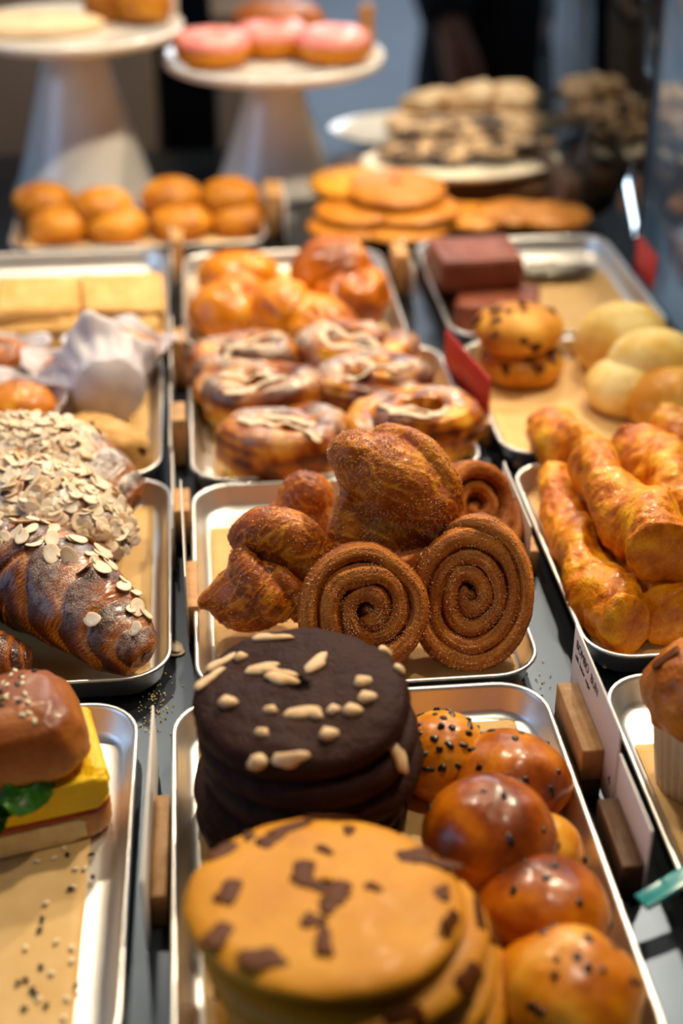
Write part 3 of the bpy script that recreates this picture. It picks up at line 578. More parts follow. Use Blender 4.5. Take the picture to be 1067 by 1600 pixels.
# ------------------------------------------------------------------ tall muffin, right edge
def wrapmuffin(t, R0, R1, h, top_h, over, seed, mat='muffin', pleats=30):
    a = np.linspace(0, 2 * PI, pleats * 4, endpoint=False); rings = []
    for z, f in ((0, 0), (.15, .15), (.3, .3), (.5, .5), (.7, .7), (.85, .85), (1, 1)):
        R = R0 + (R1 - R0) * f; rings.append([((R + .0009 * math.cos(pleats * t_)) * math.cos(t_), (R + .0009 * math.cos(pleats * t_)) * math.sin(t_), z * h) for t_ in a])
    V, F = loft(rings); obj('paper_case', mesh('paper_case', (V, F), M['pleat']), t)
    V, F = blob(R1 * over, R1 * over, top_h * .6, 44, 72, 1, -.5); V[:, 2] -= V[:, 2].min(); V[:, 2] *= top_h / V[:, 2].max(); V = disp(V, F, .004 * fbm(V * 55 + seed, 3) + .0012 * fbm(V * 180 + seed, 2))
    tone = .5 + .5 * fbm(V * 45 + seed, 3) ; obj('muffin_top', mesh('muffin_top', (V, F), M[mat], tone=tone), t, (0, 0, h - .006)); return V, F
mp = at(1100, 1165, .03); mt = thing('tall_muffin', 'tall golden muffin with melted chocolate in a pleated paper case', 'muffin', (mp[0], mp[1], .0034))
V, F = wrapmuffin(mt, .025, .032, .054, .048, 1.24, 4.2)
for k, (x, y, s) in enumerate(((-.012, -.006, 0), (-.02, -.022, 2), (.004, -.024, 1), (-.028, .008, 0), (.015, -.01, 1), (.02, -.025, 2))):
    d = np.hypot(V[:, 0] - x, V[:, 1] - y) - V[:, 2] * .5; i = d.argmin(); obj('chocolate_chunk', CH[s], mt, tuple(V[i] + np.array([0, 0, .048])), lay(0, 0, vnorm(V, F)[i], k))

# ------------------------------------------------------------------ cheese straws
def straw(label, pts, ra, seed, tw=7.0, k=.72):
    n, ns = 150, 44; pts = np.asarray(pts); L = np.linalg.norm(np.diff(pts, axis=0), axis=1).sum(); P = spline(pts, n); s = np.linspace(0, 1, n); R = np.interp(s * (len(ra) - 1), range(len(ra)), ra)
    R = R * np.clip(np.minimum(s, 1 - s) / .05, .0, 1) ** .35 * (s > -1); R = np.maximum(R, .002); ph = s * tw * L / .2 + seed
    R = R * (1 + .07 * vn(np.stack([s * 9, s * 0 + seed, s * 0], -1)))
    V, F = tube(P, R, R * k, ns, ph); c0 = P.mean(0); V = V - c0; q = V * 75 + seed
    d = .0026 * fbm(q, 2) + .0012 * (1 - 2 * np.abs(vn(V * 170 + seed))) + .0004 * fbm(V * 420 + seed, 2); V2 = disp(V, F, d)
    tone = .42 - 90 * d + .25 * fbm(V * 60 + seed + 9, 2)
    return tag(obj('cheese_straw', mesh('cheese_straw', (V2, F), M['straw'], tone=tone), None, tuple(c0)), label, 'pastry', 'golden twisted cheese straws')
straw('golden cheese straw lowest along the tray rim, blunt end in front', A_((862, 742, .034), (880, 800, .03), (905, 865, .027), (940, 925, .026), (985, 985, .026)), [.0165, .018, .020, .023, .024], 1.2)
straw('thick cheese straw on top with its flaky cut end facing out', A_((918, 712, .060), (945, 755, .062), (985, 800, .063), (1020, 835, .064), (1048, 872, .064)), [.018, .023, .026, .030, .033], 3.7)
straw('cheese straw lying crosswise at the back left corner', A_((858, 655, .030), (872, 690, .036), (910, 705, .035), (960, 730, .030), (1000, 750, .026)), [.0185, .0225, .022, .022, .02], 6.1)
straw('cheese straw at the right behind the thick topmost one', A_((1000, 690, .052), (1025, 730, .054), (1065, 775, .054), (1120, 820, .052)), [.0235, .026, .027, .024], 8.8)
straw('cheese straw in shade under the thick topmost one', A_((925, 800, .022), (965, 860, .022), (1010, 915, .024), (1062, 968, .026)), [.018, .02, .023, .025], 11.3)
straw('cheese straw end at the far right edge of the pile', A_((1048, 655, .050), (1075, 690, .050), (1120, 730, .048)), [.019, .022, .021], 14.9)

# ------------------------------------------------------------------ price cards in wooden blocks
def card(label, x, y0, y1, z0, z1, rz=0, lines=True, mat='card', blk=None, bl='', mb='wood', side=1, cover=(0.2, .8), bh=.02, bz=0, bw=.012, ry=0):
    cy = (y0 + y1) / 2; t = thing('price_card', label, 'card', (x, cy, 0), (0, ry, math.radians(rz)), 'price cards between the trays'); L = y1 - y0
    V, F = box(.0012, L, z1 - z0, .0003); obj('sheet', mesh('sheet', (V, F), M[mat]), t, (0, 0, z0))
    if lines:
        for txt, yy, zz, hh in lines:
            cu = bpy.data.curves.new('lettering', 'FONT'); cu.body = txt; cu.size = hh; cu.extrude = .0001; cu.materials.append(M['ink'])
            oc = bpy.data.objects.new('l', cu); C.objects.link(oc); me = bpy.data.meshes.new_from_object(oc.evaluated_get(bpy.context.evaluated_depsgraph_get())); bpy.data.objects.remove(oc); bpy.data.curves.remove(cu)
            o = obj('lettering', me, t, (-.00075, L / 2 - yy, z1 - zz), (PI / 2, 0, -PI / 2))
    if blk:
        a, b = blk; w = b - a; o = tag(obj('card_block', mesh('card_block', box(bw, w, bh, .0008), M[mb]), None, (x + side * (bw / 2 + .0007) * math.cos(math.radians(rz)), (a + b) / 2, bz), (0, 0, math.radians(rz))), bl, 'card holder', 'wooden card holders')
    return t
card('white lettered price card between the bun tray and the tall muffin', .2195, .632, .738, .004, .066, 0, [('BOMBO  BUN', .007, .012, .0085), ('milk  butter  sugar', .007, .0195, .0048), ('vegan', .064, .040, .005), ('4', .094, .046, .010)], blk=(.655, .722), bl='pale wooden block holding the lettered price card', side=-1, bh=.022, bz=.012, bw=.013)
tag(obj('card_block', mesh('card_block', box(.013, .067, .0117, .0008), M['darkwood']), None, (.2123, .6885, 0)), 'dark wooden block under the pale block of the lettered price card', 'card holder', 'wooden card holders')
card('blank side of a price card in front of the lettered one', .2205, .568, .632, .004, .05, 0, None, blk=(.57, .625), bl='dark wooden block beside the front right price card', side=-1, mb='darkwood', bh=.024)
card('white price card seen edge-on beside the sandwich tray', -.0435, .555, .70, .003, .052, -1.5, None, blk=(.575, .655), bl='pale wooden block by the edge-on card next to the sandwich tray', side=1, bh=.022, bw=.0085)
card('tall white card seen edge-on left of the cinnamon bun tray', -.0228, .83, .965, .003, .058, 1, None, blk=(.845, .905), bl='pale wooden block left of the cinnamon bun tray', side=1, bh=.024, bw=.008)
for x, y, h, lc, lb, bx in ((-.0262, .985, .03, 'thin card behind the tall card of the croissant tray', 'wooden block level with the back of the croissant tray', .012), (-.028, 1.115, .042, 'thin card beside the paper-wrapped muffins', 'wooden block beside the paper-wrapped muffins', .012), (-.0275, 1.27, .045, 'thin card at the corner of the danish tray', 'wooden block at the corner of the danish tray', .012), (-.0275, 1.535, .05, 'thin card beside the pale oat slabs', 'wooden block at the back corner of the oat slab tray', .012)):
    card(lc, x - .005, y - .06, y + .06, .003, .04, 0, None, blk=(y - .018, y + .018), bl=lb, side=1, bh=h, bw=bx)
card('brownish white price card left of the cheese straws', .2235, .885, .985, .003, .05, 0, None, blk=(.90, .945), bl='wooden block by the card left of the cheese straws', side=1, bh=.02, bw=.010)
card('small red card between the danishes and the scones', .2285, 1.12, 1.235, .014, .056, 10, None, mat='red', blk=(1.105, 1.13), bl='small wooden block below the red card', side=1, bh=.022, bw=.008)
card('dark red card beside the glass screen', .464, 1.40, 1.47, .016, .056, 0, None, mat='red')
card('price card behind the golden filled pastries by the brownie tray', .218, 1.43, 1.53, .003, .04, 0, None, blk=(1.46, 1.50), bl='wooden block between the filled pastries and the brownies', side=-1, bh=.045, bw=.016)
card('taupe-backed card standing at the far right of the brown cookies', .425, 1.64, 1.79, .003, .07, 0, None, mat='taupe')
card('leaning white card behind the filled pastries', .098, 1.62, 1.72, .003, .05, 0, None, blk=(1.66, 1.72), bl='whitish block behind the filled pastries', side=-1, bh=.05, bw=.02)
tc = at(1044, 1384, .026); tag(obj('teal_clip', mesh('teal_clip', box(.036, .011, .003, .0008), M['teal']), None, tuple(tc + np.array([0, 0, -.002])), (0, math.radians(-10), math.radians(24))), 'teal plastic clip on the rim of the tall muffin tray', 'clip')
cr = np.array([at(240 + rng.normal(0, 16), 1100 + rng.normal(0, 26), .0006) for _ in range(70)] + [at(rng.uniform(225, 270), rng.uniform(1060, 1160), .0006) for _ in range(20)] + [at(850 + rng.normal(0, 10), 1060 + rng.normal(0, 20), .0006) for _ in range(14)])
o = tag(obj('crumbs', mesh('crumbs', octa(len(cr), cr, .0007, np.tile([0, 0, 1.0], (len(cr), 1))), M['crumb'], flat=True, tone=np.full(len(cr) * 6, .4))), 'pale crumbs scattered on the steel counter between trays', 'crumbs', kind='stuff')
# ------------------------------------------------------------------ iced danishes
def drape(V, F, pts, r):
    N = vnorm(V, F); T = V[N[:, 2] > .15]; P = spline(np.array([(x, y, 0) for x, y in pts]), 60)
    for p in P: d = np.hypot(T[:, 0] - p[0], T[:, 1] - p[1]); k = d < .006; p[2] = (T[k, 2].max() if k.any() else T[d.argmin(), 2])
    P[:, 2] = np.convolve(np.pad(P[:, 2], 3, 'edge'), np.ones(7) / 7, 'valid') + r * .15
    R = r * (.75 + .45 * vn(P * 150)); R[[0, -1]] *= .3; W, G = tube(P, R * 1.3, R * .25, 12); return disp(W, G, .0005 * fbm(W * 300, 2)), G
for k, (px, py, rz, lb) in enumerate(((393, 572, .4, 'iced danish at back left of its tray'), (545, 556, 2.2, 'iced danish at back right of its tray'), (402, 622, 4.1, 'iced danish in the middle left with a broad white swirl'), (592, 608, .9, 'iced danish in the middle right of the danish tray'), (436, 693, 3.0, 'pale-sided iced danish at front left, behind the cinnamon buns'), (652, 668, 5.3, 'iced danish at front right with dark rolled layers'))):
    x, y, z = put(px, py, .05, .05); t = thing('iced_danish', lb, 'pastry', (x, y, z + .021), (0, 0, 0), 'iced danish pastries')
    (V, F), tone = swirl_mesh(.066, 1.8, -.021, .018, .031, 3.3 + 4.7 * k, gap=1.3, fill=.2, ncs=30, ridge=.06, wob=.12, r0=.002); V = V @ np.array(Matrix.Rotation(rz, 3, 'Z')).T; V[:, 1] *= .80; V[:, 0] *= 1.0
    V = disp(V, F, .0035 * fbm(V * 55 + k, 2)); tone = .46 + 1.3 * (tone - .4) + np.clip(V[:, 2] / .022, -1, .8) * .46 + .5 * fbm(V * 50 + k * 3, 2)
    obj('dough', mesh('dough', (V, F), M['danish'], tone=tone, dust=np.clip(vnorm(V, F)[:, 2] * 1.3 - .3, 0, 1) * np.clip(.3 + 1.3 * fbm(V * 45 + k, 2), 0, .7)), t)
    for j in range(2):
        a = rng.uniform(-.6, .6); y0 = -.022 + .015 * j; pts = [((-.030 + .014 * i + rng.normal(0, .003)) * rng.uniform(.8, 1.1), y0 + a * .012 * (i - 2) + rng.normal(0, .007)) for i in range(5)]
        obj('icing', mesh('icing', drape(V, F, pts, .0034), M['icing'], tone=np.full(60 * 12 + 2, .4)), t)
# ------------------------------------------------------------------ golden filled pastries
for k, (px, py, zb, R, H, lb) in enumerate(((372, 428, .0036, .045, .05, 'round golden pastry at back left of the filled pastry tray'), (362, 478, .0036, .047, .05, 'round golden pastry at front left of its tray, darker below'), (438, 480, .008, .044, .046, 'golden pastry in the middle of its tray with a brown patch'), (520, 412, .022, .046, .056, 'tall brown pastry at back right of its tray, topmost of its heap'), (548, 458, .0036, .048, .052, 'brown ridged pastry at the right edge of its tray'), (492, 500, .0036, .046, .04, 'golden pastry at the front edge of its tray'))):
    x, y, z = put(px, py, R, H, zb); t = thing('filled_pastry', lb, 'pastry', (x, y, z), (0, 0, k * 1.1), 'golden filled pastries'); V, F = blob(R, R * .9, H * .6, 36, 56, 1, -.6); R *= 1; V *= np.array([.93, .93, 1]); V[:, 2] -= V[:, 2].min(); V[:, 2] *= H / V[:, 2].max()
    d = .006 * fbm(V * 32 + k * 7, 2) + .0022 * (1 - 2 * np.abs(vn(V * np.array([60, 110, 60]) + k))); V = disp(V, F, d); tone = (.85 if k in (3, 4) else .62) - 55 * d + .3 * fbm(V * 40 + k, 2); obj('crust', mesh('crust', (V, F), M['goldbun'], tone=tone), t)
# ------------------------------------------------------------------ scones and rolls
for k, (px, py, zb, lb) in enumerate(((812, 560, .0036, 'lower chocolate chip scone of the pair by the red card'), (806, 512, .036, 'upper chocolate chip scone of the pair by the red card'))):
    x, y, z = put(px, py, .042, .036, zb)
    if k: x, y = sx0 - .003, sy0 + .003
    sx0, sy0 = x, y; t = bun(lb, (x, y, z), k * 1.7, .041, .037, 'scone', 21 + k * 5, 0, .45, -.1, name='chocolate_chip_scone', group='chocolate chip scones', cat='scone', lump=.07)
    me = t.children[0].data; V = np.array([v.co for v in me.vertices]); F = [tuple(p.vertices) for p in me.polygons]
    scatter(t, V, F, 'chocolate_chunk', CH[:2] + CH[3:], 16, lambda V_, N: V_[:, 2] > .006, 0, .2, .013)
for k, (px, py, zb, a, b, h, lb) in enumerate(((972, 523, .0036, .044, .04, .062, 'big pale flour-dusted roll at the back of the roll heap'), (1022, 556, .022, .042, .036, .048, 'pale roll resting over the two others, shiny on top'), (985, 598, .0036, .041, .038, .045, 'pale roll at the front left of the roll heap'), (1052, 618, .0036, .044, .04, .048, 'browner roll at the front right of the roll heap'))):
    x, y, z = put(px, py, a, h, zb); bun(lb, (x, y, z), 0, .04, h, 'roll', 40 + k * 6, 0, .35 if k < 3 else .75, -.0 if k < 3 else -.1, name='bread_roll', group='pale rolls', cat='roll', sq=(a / .04, b / .04), lump=.05)
# ------------------------------------------------------------------ brownies
def rough(w, d, h, seed, amp=.0015, r=.005):
    rings = [[(x, y, z * h) for x, y in rrect(w / 2 * k, d / 2 * k, r * k, 14)] for k, z in dense([(.3, 0), (.7, 0), (.96, 0), (1, .06), (1, .35), (1, .65), (1, .92), (.96, 1), (.7, 1), (.35, 1), (.05, 1)], 4)]
    V, F = loft(rings); return disp(V, F, amp * fbm(V * 70 + seed, 2) + amp * .5 * fbm(V * 240 + seed, 2)), F
def piece(name, label, cat, group, mat, wdh, loc, rot, seed, amp=.0015, tb=.45):
    VF = rough(*wdh, seed, amp); o = tag(obj(name, mesh(name, VF, M[mat], tone=tb + .3 * fbm(VF[0] * 40 + seed, 2)), None, loc, rot), label, cat, group); return o
p = at(778, 462, .033); piece('brownie', 'nearest brownie slab, lying on the tray floor', 'brownie', 'dark brownies', 'brownie', (.082, .072, .03), (p[0], p[1], .0036), (0, 0, -.25), 1)
p = at(754, 428, .033); piece('brownie', 'brownie slab lying under the topmost one', 'brownie', 'dark brownies', 'brownie', (.085, .07, .03), (p[0] - .008, p[1] + .04, .0036), (0, 0, .05), 3)
p = at(742, 387, .066); piece('brownie', 'topmost brownie slab with a dark cut front', 'brownie', 'dark brownies', 'brownie', (.085, .075, .031), (p[0], p[1] - .002, .0352), (0, 0, .05), 5)
p = at(868, 422, .012); V, F = blob(.045, .02, .005, 30, 80); V = disp(V, F, .004 * vn(V * 90) + .003 * vn(V * 220)); V[:, 2] += .009
tag(obj('foil_scrap', mesh('foil_scrap', (V, F), M['foil']), None, (p[0], p[1], .003)), 'crumpled silvery foil scrap at the back of the brownie tray', 'foil')
# ------------------------------------------------------------------ paper-wrapped muffins
def tulip(label, loc, rot, seed, R0=.028, R1=.036, h=.036, fl=.006, top=True):
    t = thing('paper_wrapped_muffin', label, 'muffin', loc, rot, 'muffins in white parchment'); na, nu = 96, 16; a = np.linspace(0, 2 * PI, na, endpoint=False); L = []
    for sgn in (0, 1):
        for i in (range(nu) if sgn == 0 else reversed(range(nu))):
            u = i / (nu - 1); pk = np.abs(np.cos(2 * a + seed)) ** 3; z = u * (h + fl * pk * 1.4); r = R0 + (R1 - R0) * np.minimum(1, u * 1.15) + np.maximum(0, u - .72) * .045 * (.4 + pk) + .0016 * np.cos(13 * a + seed) * u + .002 * vn(np.stack([np.cos(a) * 3, np.sin(a) * 3, a * 0 + u * 3 + seed], -1)); r = r - .0005 * sgn
            L.append(np.stack([r * np.cos(a), r * np.sin(a), z + .0005 * sgn], -1).tolist())
    V, F = loft(L); obj('parchment', mesh('parchment', (V, F), M['parch']), t)
    V, F = blob(R1 * .9, R1 * .9, .02, 30, 48); V = disp(V, F, .004 * fbm(V * 60 + seed, 3) + .001 * fbm(V * 200, 2)); obj('muffin_top', mesh('muffin_top', (V, F), M['goldbun'], tone=.5 + .6 * fbm(V * 60 + seed, 2)), t, (0, 0, h - .008))
    return t
for k, (px, py, zb, lb) in enumerate(((28, 632, .0036, 'muffin in white parchment at the front left, its nutty top showing'), (118, 582, .0036, 'muffin in white parchment standing behind the tipped one'), (-10, 560, .0036, 'muffin in white parchment at the far left edge'))):
    x, y, z = put(px, py, .03, .06, zb); tulip(lb, (x, y, z), (math.radians(4), 0, k * .7), 2.1 + k * 3)
x, y, z = put(172, 612, .03, .05, .0036); tulip('muffin tipped on its side with its white parchment base outward', (x + .002, y - .022, .0385), (math.radians(-86), math.radians(0), math.radians(14)), 9.7, R0=.031, R1=.036, h=.046, fl=.002)
x, y, z = put(190, 556, .03, .05, .0036); tulip('muffin in white parchment at the back right of its tray', (x, y, z), (0, 0, 1.9), 13.4, fl=.006)
p = at(142, 692, .028); V, F = blob(.048, .034, .026, 36, 60, .8, -.6); V[:, 2] -= V[:, 2].min(); V = disp(V, F, .006 * fbm(V * 40 + 3, 3) + .001 * fbm(V * 160, 2)); t = tag(obj('fruit_loaf', mesh('fruit_loaf', (V, F), M['oat'], tone=.55 + .5 * fbm(V * 45, 2)), None, (p[0], p[1], .0046), (0, math.radians(3), -.3)), 'beige rustic raisin loaf lying in front of the paper-wrapped muffins', 'bread'); scatter(t, V, F, 'raisin', CH[3:], 7, lambda V_, N: V_[:, 2] > .015, .0004, .2, .014)
# ------------------------------------------------------------------ pale oat slabs
for k, (px, py, zb, tl, lb) in enumerate(((192, 512, .0036, 0, 'pale oat slab at the front of the right hand row'), (192, 490, .014, 10, 'pale oat slab in the middle of the right hand row'), (192, 466, .024, 12, 'pale oat slab at the back of the right hand row, leaning'), (62, 514, .0036, 0, 'pale oat slab at the front of the left hand row'), (62, 492, .014, 10, 'pale oat slab in the middle of the left hand row'), (62, 470, .022, 12, 'pale oat slab at the back of the left hand row, leaning'))):
    p = at(px, py, zb + .02); piece('oat_slab', lb, 'biscuit', 'pale oat slabs', 'oat', (.077 if k < 3 else .085, .066, .021), (p[0], p[1], zb + .004 * (k % 3)), (math.radians(tl), (.06, -.05, .04)[k % 3], (.08, -.1, .05)[k % 3]), 60 + k * 4, .0042, .4)
# ------------------------------------------------------------------ round brown cakes
for k, (px, py, zb, lb) in enumerate(((92, 347, .0036, 'leftmost round brown cake in the front row'), (182, 347, .0036, 'second round brown cake from the left, front row'), (283, 342, .0036, 'third round brown cake from the left, front row'), (372, 335, .0036, 'rightmost round brown cake in the front row'), (68, 310, .02, 'leftmost round brown cake in the back row'), (158, 318, .02, 'second round brown cake from the left, back row'), (268, 302, .024, 'third round brown cake from the left, back row'), (358, 302, .024, 'rightmost round brown cake in the back row'))):
    x, y, z = put(px, py, .037, .036, zb); bun(lb, (x, y, z), k, .0365, .036, 'cake', 80 + 3 * k, 0, .4, .1, name='round_cake', group='round brown cakes', cat='cake', lump=.03)
# ------------------------------------------------------------------ flat cookies and biscuits at the back
p0, p1 = at(512, 372, .01), at(905, 360, .01)
tag(obj('serving_board', mesh('serving_board', box(p1[0] - p0[0] - .02, .12, .012, .003, .01), M['darkwood']), None, ((p0[0] + p1[0]) / 2, p0[1] + .062, 0)), 'dark wooden board under the flat golden cookies', 'board')
BY = p0[1] + .06
for k, (px, py, zb, R, lb) in enumerate(((545, 350, .0125, .05, 'bottom flat brown cookie of the stack behind the filled pastries'), (626, 348, .0125, .058, 'bottom flat brown cookie beside the brownies'), (560, 325, .026, .052, 'flat brown cookie in the middle of the left stack'), (640, 322, .026, .06, 'flat brown cookie jutting out under the topmost ones'), (548, 284, .040, .05, 'topmost bright golden flat cookie at the left of its stack'), (618, 293, .042, .060, 'topmost flat cookie with shadowed edge, overlapping the bright one'), (742, 335, .0125, .046, 'flat brown cookie first of the row right of the stack'), (805, 330, .0165, .046, 'flat brown cookie in the middle of the row right of the stack'), (862, 333, .0205, .046, 'flat brown cookie at the right end of its row'))):
    p = at(px, py, zb + .008); V, F, tone = cookie_mesh(R, .013 if k < 4 or k > 5 else .016, 30 + 5 * k, .3, .0006); o = tag(obj('flat_cookie', mesh('flat_cookie', (V, F), M['cookie' if k == 4 else 'cake'], tone=tone + (.1 if k != 4 else -.1)), None, (p[0], p[1], zb), (math.radians(3 if k in (4, 5) else 0), 0, 0)), lb, 'cookie', 'flat golden cookies at the back')
def plate(name, label, px, py, z, R, mat='ceramic', sq=.7):
    p = at(px, py, z); V, F = lathe([(R * .55, 0), (R * .6, .001), (R * .9, .007), (R, .013), (R, .016), (R * .97, .0165), (R * .85, .011), (R * .5, .009), (R * .01, .009)], 72); V[:, 1] *= sq; return tag(obj(name, mesh(name, (V, F), M[mat]), None, (p[0], p[1], z)), label, 'plate'), p
tag(obj('serving_block', mesh('serving_block', box(.30, .15, .032, .004, .02), M['darkwood']), None, (at(715, 270, .03)[0], at(715, 270, .03)[1] + .012, 0)), 'dark block under the cream board of seeded crackers', 'board')
_, pb = plate('cream_plate', 'cream oval platter under the seeded crackers', 718, 268, .033, .125, 'board', .62)
_, pc = plate('white_plate', 'white oval plate behind, heaped with pale lumpy biscuits', 675, 215, .012, .145, 'ceramic', .6)
def lumpy(name, label, group, mat, loc, R, h, seed, rot=(0, 0, 0), tb=.4, amp=.005):
    V, F = blob(R, R, h, 22, 40); V = disp(V, F, amp * fbm(V * 50 + seed, 2) + .0012 * fbm(V * 190 + seed, 2)); V[:, 2] -= V[:, 2].min(); return tag(obj(name, mesh(name, (V, F), M[mat], tone=tb + .6 * fbm(V * 50 + seed, 2)), None, loc, rot), label, 'biscuit', group)
for k, (dx, dy, z, lb) in enumerate(((-.072, -.012, .046, 'seeded cracker at the left end of the cream platter'), (-.022, -.018, .046, 'seeded cracker second from the left on the cream platter'), (.03, -.018, .046, 'seeded cracker third from the left on the cream platter'), (.078, -.008, .046, 'seeded cracker at the right end of the cream platter'), (-.045, .022, .058, 'raised seeded cracker at back left of the platter'), (.005, .02, .062, 'raised seeded cracker at the middle back of the platter'), (.055, .022, .060, 'raised seeded cracker at back right of the platter'))):
    lumpy('seeded_cracker', lb, 'dark seeded crackers', 'seedy', (pb[0] + dx + .01, pb[1] + dy + .035, z + .004), .038, .009, 90 + k * 3, (.1, .05 * (k - 3), k), .5, .004)
for k, (dx, dy, z, lb) in enumerate(((-.03, -.02, .026, 'pale lumpy biscuit at the left front of the heap'), (.045, -.025, .026, 'pale lumpy biscuit at the middle front of the heap'), (.115, -.01, .026, 'pale lumpy biscuit at the right front of the heap'), (.0, .012, .050, 'pale lumpy biscuit on top at the left of the heap'), (.06, .01, .054, 'pale lumpy biscuit on top at the middle of the heap'), (.11, .02, .050, 'pale lumpy biscuit on top at the right of the heap'))):
    lumpy('lumpy_biscuit', lb, 'pale lumpy biscuits', 'pale', (pc[0] + dx - .005, pc[1] + dy - .03, z - .004), .039, .018, 120 + k * 3, (.15, .1, k), .35, .007)
# ------------------------------------------------------------------ cake stands
def stand(label, px, y, R, h, r0, r1):
    d = at(px, 300, 0); x = d[0] * y / d[1]; t = thing('cake_stand', label, 'cake stand', (x, y, 0), group='white cake stands')
    V, F = lathe([(r0 * 1.02, 0), (r0 * 1.03, .004), (r0, .008), (r0 * .93, .02), (r0 * .8, h * .3), (r1 * 1.35, h * .7), (r1, h * .97), (r1 * .5, h)], 64); obj('pedestal', mesh('pedestal', (V, F), M['ceramic']), t)
    V, F = lathe([(R * .1, h - .002), (R * .5, h), (R * .93, h + .003), (R * .985, h + .007), (R, h + .013), (R * .99, h + .017), (R * .96, h + .0165), (R * .93, h + .0125), (R * .5, h + .012), (R * .01, h + .012)], 90); obj('plate', mesh('plate', (V, F), M['ceramic']), t); return x, y, h + .0125
lx, ly, lz = stand('left white cake stand carrying flat pale pastries', 135, 1.86, .135, .19, .088, .036)
rx, ry, rz = stand('right white cake stand carrying pink iced doughnuts', 432, 1.86, .138, .150, .076, .030)
for k, (dx, dy, lb) in enumerate(((-.075, -.03, 'leftmost pink iced doughnut on the right cake stand'), (.0, .012, 'middle pink iced doughnut on the right cake stand'), (.072, -.028, 'rightmost pink iced doughnut on the right cake stand'))):
    t = thing('pink_doughnut', lb, 'doughnut', (rx + dx, ry + dy, rz), group='pink iced doughnuts'); a = np.linspace(0, 2 * PI, 61)[:-1]; ring = np.stack([np.cos(a), np.sin(a), a * 0], -1)
    def torus(Rm, ra, rb, dz, sd, amp):
        b = np.linspace(0, 2 * PI, 24, endpoint=False); V = np.array([[(Rm + ra * math.cos(q)) * c[0], (Rm + ra * math.cos(q)) * c[1], dz + rb * math.sin(q)] for c in ring for q in b]); F = outward(V, [tuple(reversed(f)) for f in gridf(60, 24, True, True)]); return disp(V, F, amp * fbm(V * 70 + sd, 2)), F
    V, F = torus(.027, .020, .017, .017, k, .001); obj('dough', mesh('dough', (V, F), M['donut'], tone=.4 + V[:, 2] * 0), t)
    V, F = torus(.027, .0195, .0125, .0255, k + 5, .002); V[:, 2] = np.maximum(V[:, 2], .020 + .003 * vn(V * 60)); obj('icing', mesh('icing', (V, F), M['pink'], tone=.4 + .5 * fbm(V * 50 + k, 2)), t)
V, F, tone = cookie_mesh(.062, .05, 77, .3); tag(obj('brown_cake', mesh('brown_cake', (V, F), M['muffin'], tone=tone + .2), None, (rx + .012, ry + .085, rz)), 'reddish brown round cake behind the pink doughnuts', 'cake')
piece('tag_peg', 'small brown wooden peg at the right of the doughnut plate', 'peg', None, 'wood', (.02, .012, .055), (rx + .118, ry + .02, rz), (0, 0, 0), 3, .0004)
V, F, tone = cookie_mesh(.085, .018, 78, .3); V[:, 1] *= .6; tag(obj('flat_pastry', mesh('flat_pastry', (V, F), M['pale'], tone=tone - .2), None, (lx - .045, ly - .015, lz)), 'long flat pale pastry on the left cake stand', 'pastry')
for k, (dx, dy, lb) in enumerate(((.045, .045, 'brown round pastry behind on the left cake stand'), (.088, .02, 'brown round pastry at the right of the left cake stand'))):
    bun(lb, (lx + dx, ly + dy, lz), k, .033, .05, 'cake', 140 + k, 0, .5, 0, name='brown_pastry', group='brown pastries on the left cake stand', cat='pastry')
V, F = box(.02, .012, .05, .001); tag(obj('white_peg', mesh('white_peg', (V, F), M['card']), None, (lx + .118, ly + .045, lz)), 'small whitish upright tag on the left cake stand rim', 'tag')
